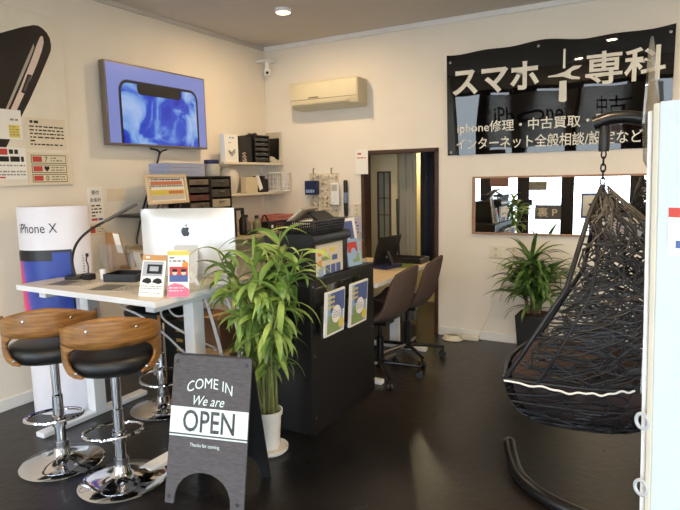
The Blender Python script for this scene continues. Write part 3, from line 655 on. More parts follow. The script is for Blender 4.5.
# ------------------------------------------------------------------ black counter cabinet and its upper box
t = thing('counter_cabinet', (-1.79, 2.86, 0), 'low black cabinet holding brochures, right of the bamboo plant', 'cabinet')
CX0, CX1, CY0, CY1, CZ = -1.96, -1.605, 2.49, 3.245, .865
MB().box(CX0, CX1, CY0, CY1, .02, CZ - .022).build('body', M_matb, t, bevel=.002)
MB().box(CX0 - .004, CX1 + .006, CY0 - .006, CY1 + .006, CZ - .022, CZ).build('top', M_matb, t, bevel=.002)
MB().box(CX0 + .01, CX1 - .01, CY0 + .02, CY1 - .02, 0, .02).build('plinth', M_black, t)
fc = Fr((CX1, 0, 0), (0, 1, 0))
for y, z in ((2.52, .1), (2.52, .83), (3.22, .1), (3.22, .45), (3.22, .83), (2.52, .45)):
    MB().lathe([(0, .002), (.006, .001), (.006, 0)], (CX1, y, z), 10, ax=Matrix.Rotation(R(90), 3, 'Y')).build('bolt', M_steel, t)
def pocket(y0, y1, z0, z1, label, seed):
    t = thing('brochure_holder', (CX1 + .02, (y0 + y1) / 2, z0), label, 'brochure holder', 'brochure holders on the black cabinet')
    f = Fr((CX1 + .001, 0, 0), (0, 1, 0))
    MB().slab(f, y0, z0, y1, z1 + .02, 0, .003).slab(f, y0, z0, y1, z0 + .18, .03, .033).slab(f, y0, z0, y1, z0 + .004, .003, .03).build('pocket', M_acryl, t)
    f = Fr((CX1 + .006, 0, 0), (0, 1, 0), (.06, 0, 1)); b = MB().slab(f, y0 + .012, z0 + .008, y1 - .012, z1, 0, .012, 0); o = .0128
    b.rect(f, y0 + .03, z0 + .02, y1 - .03, z1 - .01, o, 4); b.rect(f, y0 + .06, z1 - .12, y1 - .02, z1 - .01, o + .0005, 1); b.rect(f, y0 + .03, z0 + .02, y1 - .06, z0 + .08, o + .0005, 2)
    b.disc(f, (y0 + y1) / 2 + .01, z0 + .12, .05, .05, o + .001, 0); b.disc(f, y0 + .07, z1 - .16, .03, .03, o + .0008, 2); b.disc(f, y1 - .05, z0 + .06, .03, .03, o + .0008, 3); b.lines(f, (y0 + y1) / 2 - .03, z0 + .1, (y0 + y1) / 2 + .05, z0 + .15, 4, 1, o + .0015, .3, seed); b.lines(f, y0 + .03, z1 - .1, y0 + .1, z1 - .02, 3, 3, o + .001, .5, seed + 1)
    b.build('brochure', [M_paper, M_blu, M_grn, M_yel, M_sky], t)
pocket(2.535, 2.765, .545, .80, 'green and blue brochures in a clear holder, the nearer of two', 3)
pocket(2.81, 3.05, .535, .80, 'green and blue brochures in a clear holder, the farther of two', 7)
t = thing('printer_cabinet', (-1.79, 2.67, CZ), 'black box cabinet with rounded top on the counter, poster on its side', 'cabinet')
pb = Fr((0, 2.54, 0), (1, 0, 0)); prof = [(-1.93, CZ + .002), (-1.635, CZ + .002), (-1.635, 1.045), (-1.625, 1.05), (-1.61, 1.06), (-1.606, 1.08), (-1.612, 1.098), (-1.63, 1.107), (-1.93, 1.107)]
MB().prism(pb, prof, -.42, 0).build('case', M_matb, t, True, bevel=.002)
f = Fr((-1.634, .095, -.02), (0, 1, 0)); po = MB().slab(f, 2.505, CZ + .026, 2.80, 1.062, 0, .003, 0); o = .004
for y, z, w, h, m in ((2.525, 1.0, .035, .03, 1), (2.575, 1.015, .04, .02, 2), (2.65, 1.015, .06, .02, 2), (2.56, .97, .09, .022, 3), (2.675, .962, .06, .03, 5), (2.525, .945, .035, .03, 1), (2.60, .89, .05, .05, 5), (2.66, .89, .05, .05, 5), (2.72, .89, .05, .05, 5), (2.525, .88, .05, .05, 4)):
    po.rect(f, y, z, y + w, z + h, o, m)
po.build('poster', [mat('poster_paper', (216, 208, 190), .7), M_org, M_yel, M_grn, M_sky, M_blu], t)
# wire basket with papers on top
def basket(name, x0, x1, y0, y1, z, h, m, label, n=7, flare=.0, r=.003, cat='basket'):
    mb = MB(); rows = 4
    for k in range(rows + 1):
        e = flare * k / rows; zz = z + r + (h - 2 * r) * k / rows
        mb.tube([(x0 - e, y0 - e, zz), (x1 + e, y0 - e, zz), (x1 + e, y1 + e, zz), (x0 - e, y1 + e, zz)], r * (1.6 if k == rows else 1), 5, closed=True)
    for k in range(n + 1):
        for sgn in (0, 1):
            x = x0 + (x1 - x0) * k / n; y = (y0, y1)[sgn]; e = flare * (-1, 1)[sgn]; mb.tube([(x, y, z + r), (x, y + e, z + h - r)], r, 5)
            y = y0 + (y1 - y0) * k / n; x = (x0, x1)[sgn]; mb.tube([(x, y, z + r), (x + e, y, z + h - r)], r, 5)
        mb.tube([(x0 + (x1 - x0) * k / n, y0, z + r), (x0 + (x1 - x0) * k / n, y1, z + r)], r, 5)
    return tag(mb.build(name, m, smooth=True), label, cat)
basket('wire_basket', -1.84, -1.63, 2.56, 2.90, 1.1075, .07, M_black, 'black wire basket of papers on the rounded black cabinet', 16, .012, .0035)
def tilted(name, c, size, rot, m, label, cat, bevel=.002): return tag(MB().obox(c, size, rot).build(name, m, bevel=bevel), label, cat)
tilted('clear_case', (-1.775, 2.70, 1.205), (.12, .2, .012), (0, R(-36), .1), mat('grey_case', (168, 158, 140), .4), 'grey tilted case lying in the wire basket', 'case')
tilted('black_folder', (-1.685, 2.76, 1.19), (.10, .16, .014), (0, R(28), -.15), M_black, 'black folder lying tilted in the wire basket', 'folder')
tilted('white_envelope', (-1.74, 2.63, 1.16), (.12, .09, .004), (R(12), R(-8), .4), M_paper, 'white envelope lying in the wire basket', 'envelope')
# flyer rack
t = thing('flyer_rack', (-1.64, 3.09, CZ), 'clear flyer rack with colourful leaflets, on the counter beside the poster box', 'rack')
f = Fr((-1.635 - .119 * 3.05, .045, CZ), (.119, .993, 0), (-.16, 0, 1))
MB().slab(f, 2.93, .0, 3.13, .31, -.03, -.026).slab(f, 2.93, .0, 2.934, .2, -.03, .03).slab(f, 3.126, 0, 3.13, .2, -.03, .03).slab(f, 2.93, 0, 3.13, .004, -.03, .03).build('stand', M_acryl, t)
for k, (a0, a1, z0, z1, mm) in enumerate(((2.935, 3.12, .01, .30, (M_paper, M_blu, M_org)), (2.94, 3.09, .006, .17, (M_sky, M_red, M_grn)))):
    b = MB().slab(f, a0, z0, a1, z1, -.02 + k * .03, -.012 + k * .03, 0); o = -.0112 + k * .03
    b.rect(f, a0 + .02, z0 + (z1 - z0) * .5, a1 - .03, z1 - .02, o, 1); b.rect(f, a0 + .06, z0 + .02, a1 - .02, z0 + (z1 - z0) * .45, o, 2); b.disc(f, (a0 + a1) / 2, z0 + (z1 - z0) * .45, .03, .035, o + .001, 0)
    b.build('leaflet', list(mm), t)
def s8(mb, f, o): mb.lines(f, -2.59, .88, -2.50, 1.0, 4, 1, o, .5, 3); mb.rect(f, -2.60, .84, -2.5, .875, o, 2)
sheet('wall_leaflet', FB, -2.615, .82, -2.475, 1.03, 'pale lilac leaflet pinned on the back wall under the light switch', 'leaflet', s8, [M_blu, M_yel], m0=mat('lilac_paper', (206, 200, 214), .8))

# ------------------------------------------------------------------ worktop, wall shelves and what they carry
WT = .92
t = thing('worktop', (-3.36, 3.8, 0), 'pale wood worktop along the left wall in the back corner', 'worktop')
MB().box(LX + .001, -3.17, 2.84, BY - .001, WT - .03, WT).build('board', wood('worktop_wood', (196, 178, 146), (212, 196, 166), 40, .5, (10, 1, 1)), t, bevel=.002)
for y in (2.9, 3.75, 4.6): MB().box(-3.46, -3.41, y, y + .05, 0, WT - .03).build('leg', M_white, t)
def wall_shelf(z, y0, label):
    t = thing('wall_shelf', (LX, (y0 + BY) / 2, z - .022), label, 'shelf', 'white corner wall shelves')
    MB().box(LX, -3.335, y0, BY - .001, z - .022, z).build('board', mat('shelf_cream', (222, 212, 190), .5), t, bevel=.002)
    for y in (y0 + .12, BY - .12): MB().box(LX, LX + .012, y, y + .02, z - .16, z - .022).box(LX + .012, -3.4, y, y + .02, z - .034, z - .022).build('bracket', M_white, t)
wall_shelf(1.565, 3.86, 'upper cream wall shelf in the back left corner')
wall_shelf(1.285, 3.92, 'lower cream wall shelf in the back left corner')
# drawers on a black cabinet behind the computer
t = thing('low_cabinet', (-3.33, 3.4, WT), 'black cabinet on the worktop behind the computer', 'cabinet')
MB().box(LX + .03, -3.19, 3.44, 3.82, WT, 1.15).build('body', M_matb, t, bevel=.003)
MB().box(LX + .03, -3.12, 2.82, 3.84, 1.15, 1.17).build('top', M_matb, t, bevel=.003)
for y in (3.445, 3.632): MB().box(-3.19, -3.183, y, y + .182, WT + .01, 1.14).build('door', M_matb, t, bevel=.003)
def drawers(y0, y1, z0, z1, label, n, cols, x1=-3.19, x0=-3.42, front=M_tool):
    t = thing('drawer_unit', ((x0 + x1) / 2, (y0 + y1) / 2, z0), label, 'drawer unit', 'small black drawer units')
    th = .012
    MB().box(x0, x1, y0, y0 + th, z0, z1).box(x0, x1, y1 - th, y1, z0, z1).box(x0, x1, y0 + th, y1 - th, z0, z0 + th).box(x0, x1, y0 + th, y1 - th, z1 - th, z1).box(x0, x0 + th, y0 + th, y1 - th, z0 + th, z1 - th).build('frame', M_matb, t, bevel=.002)
    h = (z1 - z0 - 2 * th) / n
    for k in range(n):
        zz = z0 + th + k * h
        d = MB().box(x0 + .02, x1 - .004, y0 + th + .003, y1 - th - .003, zz + .006, zz + h - .012).build('drawer', cols[k % len(cols)], t, bevel=.003)
        MB().box(x1 - .004, x1 + .008, (y0 + y1) / 2 - .03, (y0 + y1) / 2 + .03, zz + h * .6, zz + h * .7).build('handle', M_steel if cols[0] != M_matb else M_dkmetal, d)
M_smoke = mat('smoky_drawer', (74, 68, 60), .25)
drawers(3.27, 3.515, 1.17, 1.44, 'black drawer unit with smoky drawers beside the framed collage', 4, [mat('drawer_clutter', (130, 118, 104), .4, rgb2=(66, 60, 54), scale=30), mat('drawer_red', (104, 58, 50), .4), M_smoke, mat('drawer_tan', (120, 106, 88), .4)])
drawers(3.52, 3.77, 1.17, 1.44, 'black drawer unit with a pale bottom drawer, left of the wall shelves', 3, [mat('drawer_pale', (176, 164, 138), .4), M_smoke, M_smoke])
# framed collage
t = thing('picture_frame', (-3.16, 3.03, 1.171), 'light wood frame with an orange and yellow collage above the computer', 'picture frame')
f = Fr((-3.14, 0, 1.243), (0, 1, 0), (-.12, 0, 1)); w0, w1, hh = 2.83, 3.215, .212; bw = .022
MB().slab(f, w0, 0, w1, bw, -.015, .01).slab(f, w0, hh - bw, w1, hh, -.015, .01).slab(f, w0, bw, w0 + bw, hh - bw, -.015, .01).slab(f, w1 - bw, bw, w1, hh - bw, -.015, .01).build('frame', M_beech, t, bevel=.003)
p = MB().slab(f, w0 + bw, bw, w1 - bw, hh - bw, -.014, -.004, 0); o = -.0032
p.rect(f, w0 + .04, .138, w1 - .04, .165, o, 1); p.rect(f, w0 + .03, .066, w1 - .03, .103, o, 2); p.lines(f, w0 + .03, .108, w1 - .03, .137, 2, 3, o, .7, 4); p.lines(f, w0 + .05, .168, w1 - .06, .185, 1, 5, o, .5, 4); p.rect(f, w0 + .035, .03, w1 - .035, .065, o, 4); p.rect(f, w0 + .2, .074, w1 - .04, .095, o + .001, 1)
p.build('collage', [M_paper, mat('collage_orange', (202, 124, 88), .6), M_yel, mat('collage_teal', (96, 130, 130), .6), mat('collage_pale', (206, 200, 196), .6), M_ink], t)
for y in (2.95, 3.12): MB().tube([f.p(y, .02, -.016), (-3.22, y, 1.177), (-3.135, y, 1.177), f.p(y, .0, 0)], .006, 6).build('easel_leg', M_dkwood, t, True)
# blue trays on the drawers
M_bluep = mat('pale_blue_tray', (158, 166, 196), .35)
t0 = None
for k in range(3):
    z = 1.441 + k * .034; y0, y1 = 3.1, 3.49
    if k == 0:
        mb = MB().box(-3.42, -3.22, y0, y1, z, z + .004).box(-3.42, -3.416, y0, y1, z + .004, z + .032).box(-3.224, -3.22, y0, y1, z + .004, z + .032).box(-3.416, -3.224, y0, y0 + .004, z + .004, z + .032).box(-3.416, -3.224, y1 - .004, y1, z + .004, z + .032)
        t0 = tag(mb.build('parts_tray', M_bluep), 'pale blue tray, bottom of the stack on the drawer units', 'tray', 'stacked blue trays')
    else:
        c = t0.copy(); COL.objects.link(c); c.location.z += k * .034; c['label'] = ('pale blue tray, middle of the stack on the drawer units', 'pale blue tray, topmost of the stack on the drawer units')[k - 1]
t = thing('jar', (-3.26, 3.62, 1.441), 'clear jar with a dark blue lid, right of the blue trays', 'jar')
MB().lathe([(0, 0), (.062, 0), (.066, .01), (.066, .085), (.058, .1), (0, .1)], (-3.26, 3.62, 1.441), 24).build('glass', M_tool, t, True)
MB().lathe([(0, .1), (.06, .1), (.062, .105), (.062, .128), (.058, .132), (0, .132)], (-3.26, 3.62, 1.441), 24).build('lid', M_navy, t, True)
# upper shelf
def s9(b): pass
t = thing('phone_box', (-3.38, 3.98, 1.565), 'tall white box with a cable picture on the upper corner shelf', 'box')
MB().box(-3.40, -3.345, 3.89, 4.07, 1.566, 1.805).build('carton', M_paper, t, bevel=.002)
f = Fr((-3.345, 0, 0), (0, 1, 0)); MB().lines(f, 3.95, 1.76, 4.02, 1.79, 1, 1, .001, .5, 3).lines(f, 3.94, 1.725, 4.03, 1.74, 1, 0, .001, .5, 3).poly(f, [(3.93, 1.66), (3.98, 1.63), (4.03, 1.67), (4.02, 1.68), (3.98, 1.65), (3.94, 1.67)], .001, 0).poly(f, [(3.94, 1.645), (3.98, 1.61), (4.03, 1.65), (4.03, 1.662), (3.98, 1.625), (3.945, 1.657)], .001, 0).build('print', [M_gry, M_sky], t)
drawers(4.32, 4.545, 1.566, 1.82, 'dark grey five drawer unit on the upper corner shelf', 5, [mat('drawer_slate', (62, 62, 58), .4)], -3.35, -3.53)
tag(MB().box(-3.52, -3.37, 4.12, 4.30, 1.566, 1.80).build('black_carton', M_black, bevel=.003), 'plain black carton on the upper shelf left of the drawer unit', 'carton')
t = thing('open_case', (-3.43, 4.66, 1.566), 'open pale case with black inside at the end of the upper shelf', 'case')
MB().hexa([Vector(p) for p in ((-3.53, 4.72, 1.59), (-3.35, 4.72, 1.59), (-3.35, 4.735, 1.59), (-3.53, 4.735, 1.59), (-3.53, 4.735, 1.87), (-3.35, 4.735, 1.87), (-3.35, 4.75, 1.87), (-3.53, 4.75, 1.87))]).build('lid', mat('case_pale', (196, 188, 172), .5), t, bevel=.004)
MB().hexa([Vector(p) for p in ((-3.51, 4.716, 1.60), (-3.365, 4.716, 1.60), (-3.365, 4.72, 1.60), (-3.51, 4.72, 1.60), (-3.51, 4.728, 1.81), (-3.365, 4.728, 1.81), (-3.365, 4.732, 1.81), (-3.51, 4.732, 1.81))]).build('lining', M_black, t)
MB().box(-3.53, -3.35, 4.57, 4.735, 1.566, 1.59).build('tray', mat('case_pale', (196, 188, 172), .5), t, bevel=.003)
def bundle(name, c, r, m, label, cat='cable', n=5, seed=1, h=.03):
    rn = random.Random(seed); mb = MB()
    for k in range(n):
        a = rn.uniform(.6, 1) * r; b = rn.uniform(.5, .9) * r; ph = rn.uniform(0, 6); cx, cy = c[0] + rn.uniform(-.2, .2) * r, c[1] + rn.uniform(-.2, .2) * r
        mb.tube([(cx + a * math.cos(q) * math.cos(ph) - b * math.sin(q) * math.sin(ph), cy + a * math.cos(q) * math.sin(ph) + b * math.sin(q) * math.cos(ph), c[2] + .005 + h * k / n + .004 * math.sin(3 * q)) for q in [2 * math.pi * i / 20 for i in range(20)]], .0045, 6, closed=True)
    return tag(mb.build(name, m, smooth=True), label, cat)
bundle('cable_coil', (-3.38, 4.18, 1.566), .03, mat('beige_cable', (206, 190, 170), .5), 'pale coiled cables on the upper shelf before the black carton', n=6, seed=2, h=.09)
bundle('cable_coil', (-3.40, 4.64, 1.591), .045, M_offw, 'pale coiled cable lying in the open case', n=6, seed=5, h=.03)
bundle('cable_coil', (-3.44, 4.40, 1.821), .05, mat('dark_cable', (70, 60, 52), .5), 'thin cables heaped on top of the five drawer unit', n=4, seed=6, h=.012)
# lower shelf
bag = MB()
def bagf(u, v):
    q = 2 * math.pi * u; r = (.35 + .65 * math.sin(math.pi * (.12 + .76 * v)) ** .6); wob = 1 + .08 * math.sin(5 * q + 4 * v)
    return (-3.43 + .075 * r * wob * math.cos(q), 4.03 + .10 * r * wob * math.sin(q), 1.287 + .225 * v)
bag.grid(bagf, 28, 10, cu=True); bag.add([bagf(k / 28, 0) for k in range(28)], [tuple(range(28))][::-1]); bag.add([bagf(k / 28, 1) for k in range(28)], [tuple(range(28))])
tag(bag.build('plastic_bag', mat('milky_bag', (214, 208, 194), .3), smooth=True), 'milky plastic bag at the left of the lower corner shelf', 'bag')
tag(MB().box(-3.41, -3.345, 4.165, 4.335, 1.286, 1.43).build('cream_box', mat('cream_carton', (216, 200, 168), .7), bevel=.003), 'small cream carton on the lower corner shelf', 'box')
bundle('cable_coil', (-3.46, 4.24, 1.431), .05, mat('grey_cable', (120, 106, 96), .5), 'grey cable coil on the lower shelf behind the cream carton', n=7, seed=9, h=.07) if False else None
tilted('white_tag', (-3.36, 4.375, 1.375), (.012, .05, .14), (R(25), 0, 0), M_paper, 'white card leaning between cream carton and black cases', 'card')
tag(MB().box(-3.48, -3.36, 4.43, 4.47, 1.286, 1.44).build('black_case', M_black, bevel=.004), 'black upright case on the lower shelf, the left one', 'case', 'black cases on the lower shelf')
tag(MB().box(-3.48, -3.37, 4.48, 4.53, 1.286, 1.41).build('black_case', M_black, bevel=.004), 'shorter black case on the lower shelf, the right one', 'case', 'black cases on the lower shelf')
basket('wire_rack', -3.52, -3.25, 4.58, 4.74, 1.287, .185, M_white, 'white wire rack at the back wall end of the lower shelf', 6, .0, .004, 'rack')
# worktop clutter
def bottle(x, y, r, h, m, label, lid=M_black):
    t = thing('bottle', (x, y, WT), label, 'bottle', 'small bottles on the worktop')
    MB().lathe([(0, 0), (r, 0), (r, h * .6), (r * .4, h * .75), (r * .4, h * .85), (0, h * .85)], (x, y, WT), 16).build('body', m, t, True)
    MB().lathe([(0, h * .85), (r * .5, h * .85), (r * .45, h), (0, h)], (x, y, WT), 16).build('cap', lid, t, True)
bottle(-3.27, 4.0, .035, .22, M_matb, 'black bottle on the worktop just right of the computer')
bottle(-3.33, 4.12, .04, .17, mat('grey_bottle', (120, 112, 100), .3), 'grey bottle on the worktop, second from the computer')
bottle(-3.27, 4.2, .04, .16, mat('olive_bottle', (134, 128, 96), .3), 'olive bottle on the worktop beside the black box camera')
t = thing('label_printer', (-3.27, 4.36, WT), 'small black device with a white patch on the worktop', 'device')
MB().box(-3.33, -3.21, 4.29, 4.43, WT, WT + .09).build('body', M_black, t, bevel=.01); MB().box(-3.21, -3.207, 4.34, 4.37, WT + .03, WT + .06).build('button', M_white, t)
MB().tube(spline([(-3.30, 4.3, WT + .085), (-3.30, 4.36, WT + .15), (-3.30, 4.42, WT + .085)]), .008, 6).build('handle', M_black, t, True)
basket('plastic_basket', -3.42, -3.24, 4.48, 4.73, WT, .14, M_pinkp, 'pink plastic basket at the back end of the worktop', 9, .008, .0055)
tilted('black_tray', (-3.24, 4.12, WT + .012), (.1, .3, .024), (0, 0, 0), M_black, 'flat black tray along the front of the worktop', 'tray')

# ------------------------------------------------------------------ back wall things
t = thing('air_conditioner', (-2.75, BY, 2.045), 'cream wall air conditioner high on the back wall', 'air conditioner')
f = Fr((0, BY, 0), (0, -1, 0), (0, 0, 1)); fa = Fr((-3.10, BY - .0, 0), (0, 1, 0))
prof = [(-.001, 2.045), (-.12, 2.05), (-.175, 2.07), (-.195, 2.105), (-.2, 2.125), (-.2, 2.268), (-.19, 2.284), (-.001, 2.284)]
M_ac = mat('ac_cream', (214, 204, 174), .4)
MB().prism(fa, prof, 0, .70).build('body', M_ac, t, True, bevel=.004)
fr2 = Fr((0, BY - .2, 0), (1, 0, 0))
tag(MB().rect(fr2, -3.095, 2.124, -2.402, 2.129, .001, 0).rect(fr2, -2.90, 2.134, -2.79, 2.146, .0015, 0).build('seam', mat('ac_dark_line', (120, 108, 84), .5), t))  # darker seam line and small brand bar, drawn flat on the front
MB().slab(fr2, -3.07, 2.085, -2.48, 2.10, -.012, -.002).build('louvre', mat('ac_louvre', (196, 186, 156), .4), t)
MB().box(-2.40, -2.388, BY - .195, BY - .02, 2.06, 2.282).build('end_cap', mat('ac_end', (196, 184, 154), .4), t, bevel=.003)
# security camera in the corner
t = thing('security_camera', (-3.44, 4.66, 2.40), 'small white security camera in the back left ceiling corner', 'camera')
MB().box(-3.535, -3.36, 4.60, 4.75, 2.535, 2.55).build('mount_plate', M_white, t, bevel=.003)
MB().lathe([(.018, .0), (.018, .06)], (-3.43, 4.66, 2.48), 14).build('stem', M_white, t, True)
MB().lathe([(0, 0), (.028, .005), (.036, .03), (.034, .055), (.022, .075), (0, .08)], (-3.43, 4.66, 2.405), 20).build('body', M_white, t, True)
ax = Vector((.6, -.75, -.3)).to_track_quat('Z', 'Y').to_matrix()
MB().lathe([(.014, .0), (.014, .012), (0, .012)], Vector((-3.43, 4.66, 2.44)) + ax @ Vector((0, 0, .028)), 14, ax=ax).build('lens', M_black, t, True)
# hanging clear pocket sheet and what hangs on it
t = thing('pocket_organizer', (-2.875, BY, .92), 'clear hanging organizer of small parts on the back wall', 'organizer')
M_clearp = mat('organizer_vinyl', (228, 218, 198), .25, rgb2=(196, 180, 152), scale=26)
MB().box(-3.03, -2.71, BY - .014, BY - .002, .92, 1.455).build('sheet', M_clearp, t, bevel=.003)
pk = MB(); rn = random.Random(4)
for i in range(6):
    for j in range(8):
        for q in range(2):
            m = rn.choice((0, 0, 0, 1, 2)); x = -3.01 + i * .05 + rn.uniform(0, .02); z = .935 + j * .064 + rn.uniform(0, .02)
            pk.obox((x + .018, BY - .02, z + .022), (rn.uniform(.01, .03), .01, rn.uniform(.01, .035)), (0, rn.uniform(-.6, .6), 0), m)
pk.build('small_parts', [M_offw, mat('pocket_grey', (150, 138, 120), .4), mat('pocket_tan', (196, 172, 130), .4)], t)['kind'] = 'stuff'
for x in (-2.98, -2.78): MB().tube(spline([(x, BY - .002, 1.50), (x, BY - .02, 1.495), (x, BY - .022, 1.465), (x, BY - .012, 1.45)]), .004, 6).build('hook', M_dkmetal, t, True)
t = thing('tool_pouch', (-2.985, BY - .05, 1.25), 'dark navy gadget with small keys hung on the clear organizer', 'pouch')
MB().box(-3.05, -2.91, BY - .075, BY - .027, 1.25, 1.385).build('body', M_navy, t, bevel=.006)
f = Fr((0, BY - .075, 0), (1, 0, 0)); kb = MB()
for i in range(4): kb.slab(f, -3.035 + i * .026, 1.27, -3.017 + i * .026, 1.30, 0, .003)
kb.build('keys', M_sky, t)
t = thing('wall_remote', (-2.73, BY - .03, 1.145), 'white remote control hung on the back wall beside the organizer', 'remote control')
MB().box(-2.775, -2.685, BY - .05, BY - .0275, 1.15, 1.36).build('body', M_white, t, bevel=.008); f = Fr((0, BY - .05, 0), (1, 0, 0))
MB().rect(f, -2.76, 1.285, -2.70, 1.345, .0008, 0).lines(f, -2.755, 1.17, -2.705, 1.18, 1, 0, .0008, .6, 2).build('print', mat('remote_grey', (190, 184, 170), .4), t)
t = thing('folded_umbrella', (-2.62, BY - .03, .90), 'slim black and blue umbrella hanging on the back wall', 'umbrella')
MB().lathe([(.004, 0), (.012, .06), (.02, .2), (.021, .28)], (-2.62, BY - .03, .90), 14).build('shaft', M_matb, t, True)
MB().lathe([(.021, .0), (.023, .04), (.018, .11), (.014, .12)], (-2.62, BY - .03, 1.17), 14).build('canopy', mat('umbrella_blue', (110, 130, 160), .4), t, True)
MB().lathe([(.018, 0), (.02, .02), (.02, .11), (.016, .125), (0, .125)], (-2.62, BY - .03, 1.26), 14).build('handle', M_black, t, True)
def plate(x0, x1, z0, z1, label, name, cat, n):
    t = thing(name, ((x0 + x1) / 2, BY, z0), label, cat); MB().box(x0, x1, BY - .009, BY, z0, z1).build('plate', mat('plate_cream', (226, 218, 196), .4), t, bevel=.003)
    for k in range(n): zc = z0 + (z1 - z0) * (k + .5) / n; MB().box((x0 + x1) / 2 - .012, (x0 + x1) / 2 + .012, BY - .012, BY - .009, zc - .012, zc + .012).build('switch', mat('plate_switch', (206, 192, 160), .4), t, bevel=.001)
plate(-2.55, -2.478, 1.045, 1.165, 'cream light switch plate on the back wall beside the doorway', 'light_switch', 'switch', 3)
plate(-1.262, -1.158, .715, .815, 'square cream outlet plate under the mirror, the left one', 'wall_outlet', 'outlet', 2)
plate(-1.092, -1.032, .715, .812, 'narrow cream outlet plate under the mirror, behind the dracaena', 'wall_outlet', 'outlet', 2)
def s10(mb, f, o): mb.lines(f, -2.495, 1.61, -2.42, 1.635, 1, 1, o, .6, 2); mb.lines(f, -2.5, 1.575, -2.41, 1.595, 1, 1, o, .5, 4)
sheet('wall_notice', Fr((0, BY - .012, 0), (1, 0, 0)), -2.52, 1.436, -2.388, 1.66, 'white notice with red print at the top left of the doorway', 'notice', s10, [M_red], th=.004)
# banner
t = thing('shop_banner', (-.81, BY, 1.57), 'long black vinyl banner with white Japanese lettering on the back wall', 'banner')
def wave(x): return .012 * math.sin(6.2 * x + 1) + .008 * math.sin(13 * x)
def BP(a, b, off=0):  # a = x, b = z, gently rippled
    return Vector((a, BY - .012 - off + .0012 * math.sin(7 * a + 2) + .0004 * math.sin(17 * a + 3 * b) - .036 * (b - 1.57) / .83, b))
class BanF:
    p = staticmethod(BP)
bf = BanF()
M_ban = mat('black_vinyl_banner', (14, 13, 14), .015)
ban = MB().grid(lambda u, v: BP(-1.63 + 1.64 * u, 1.575 + v * (2.40 + wave(-1.63 + 1.64 * u) - 1.575)), 60, 10)
ban.build('sheet', M_ban, t, True)
lt = MB(); M_let = mat('banner_white', (232, 226, 210), .5)
lt.text(bf, 'スマホ', -1.235, 2.165, .22, 0, w=.69, bold=.03, off=.004); lt.text(bf, '専科', -.30, 2.165, .235, 0, w=.52, bold=.018, off=.004)
lt.text(bf, 'iphone修理・中古買取・販売', -.915, 1.79, .105, 0, w=1.25, bold=.01, off=.004)
lt.text(bf, 'インターネット全般相談/設定など', -.855, 1.665, .1, 0, w=1.39, bold=.01, off=.004)
# crossed tools mark between the two words
lt.poly(bf, [(-0.717, 2.33), (-0.703, 2.33), (-0.701, 2.19), (-0.719, 2.19)], .004, 0); lt.poly(bf, [(-0.740, 2.10), (-0.691, 2.10), (-0.687, 1.955), (-0.700, 1.945), (-0.731, 1.945), (-0.743, 1.955)], .004, 0)
lt.poly(bf, [(-0.825, 2.145), (-0.765, 2.15), (-0.705, 2.165), (-0.645, 2.20), (-0.585, 2.20), (-0.605, 2.18), (-0.655, 2.165), (-0.665, 2.145), (-0.655, 2.13), (-0.595, 2.115), (-0.600, 2.10), (-0.655, 2.105), (-0.715, 2.13), (-0.825, 2.135)], .004, 0)
lt.build('lettering', M_let, t)
for x, z in ((-1.6, 2.33), (-.9, 2.375), (-.02, 2.36), (-1.6, 1.60), (-.9, 1.6), (-.02, 1.6)):
    MB().lathe([(0, .003), (.01, .002), (.011, 0)], BP(x, z, .001), 12, ax=Matrix.Rotation(R(90), 3, 'X')).build('grommet', M_steel, t)
# mirror
t = thing('wall_mirror', (-.65, BY, .915), 'long wood framed mirror on the back wall, reflecting the shop front', 'mirror')
mx0, mx1, mz0, mz1, fw_ = -1.412, .10, .914, 1.392, .016
MB().box(mx0, mx1, BY - .022, BY, mz0, mz0 + fw_).box(mx0, mx1, BY - .022, BY, mz1 - fw_, mz1).box(mx0, mx0 + fw_ * 1.5, BY - .022, BY, mz0 + fw_, mz1 - fw_).box(mx1 - fw_, mx1, BY - .022, BY, mz0 + fw_, mz1 - fw_).build('frame', M_frame, t, bevel=.002)
MB().box(mx0 + fw_, mx1 - fw_, BY - .010, BY - .002, mz0 + fw_, mz1 - fw_).build('glass', mat('mirror_silver', (236, 240, 240), .0, 1), t)

# ------------------------------------------------------------------ doorway: inner doors and curtains
t = thing('inner_door', (-2.36, 5.02, 0), 'beige inner door with a narrow barred window, seen through the doorway', 'door')
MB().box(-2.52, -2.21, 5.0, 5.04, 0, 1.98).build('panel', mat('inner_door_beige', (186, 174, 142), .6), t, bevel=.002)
MB().box(-2.415, -2.40, 4.985, 5.0, .80, 1.46).box(-2.29, -2.275, 4.985, 5.0, .80, 1.46).box(-2.40, -2.29, 4.985, 5.0, .80, .815).box(-2.40, -2.29, 4.985, 5.0, 1.445, 1.46).box(-2.35, -2.34, 4.99, 5.0, .815, 1.445).box(-2.40, -2.29, 4.99, 5.0, 1.04, 1.05).box(-2.40, -2.29, 4.99, 5.0, 1.2, 1.21).build('window_frame', M_dkwood, t)
MB().box(-2.40, -2.29, 4.996, 4.999, .815, 1.445).build('pane', mat('dim_frosted_glass', (110, 112, 100), .3), t)
tag(MB().box(-2.62, -2.50, 4.93, 4.96, 0, 1.95).build('sliding_door', M_dkwood, bevel=.003), 'dark brown sliding door edge at the left of the doorway', 'door')
def curtain(name, x0, x1, y, z0, z1, n, amp, m, label):
    mb = MB().grid(lambda u, v: (x0 + (x1 - x0) * u, y + amp * math.sin(u * n * 2 * math.pi) * (.6 + .4 * (1 - v)), z0 + (z1 - z0) * v), n * 10, 6)
    return tag(mb.build(name, m, smooth=True, solid=.003), label, 'curtain')
curtain('grey_curtain', -2.25, -2.035, 5.05, .02, 1.98, 3, .02, mat('grey_curtain_cloth', (160, 154, 138), .9), 'pale grey curtain beside the beige inner door')
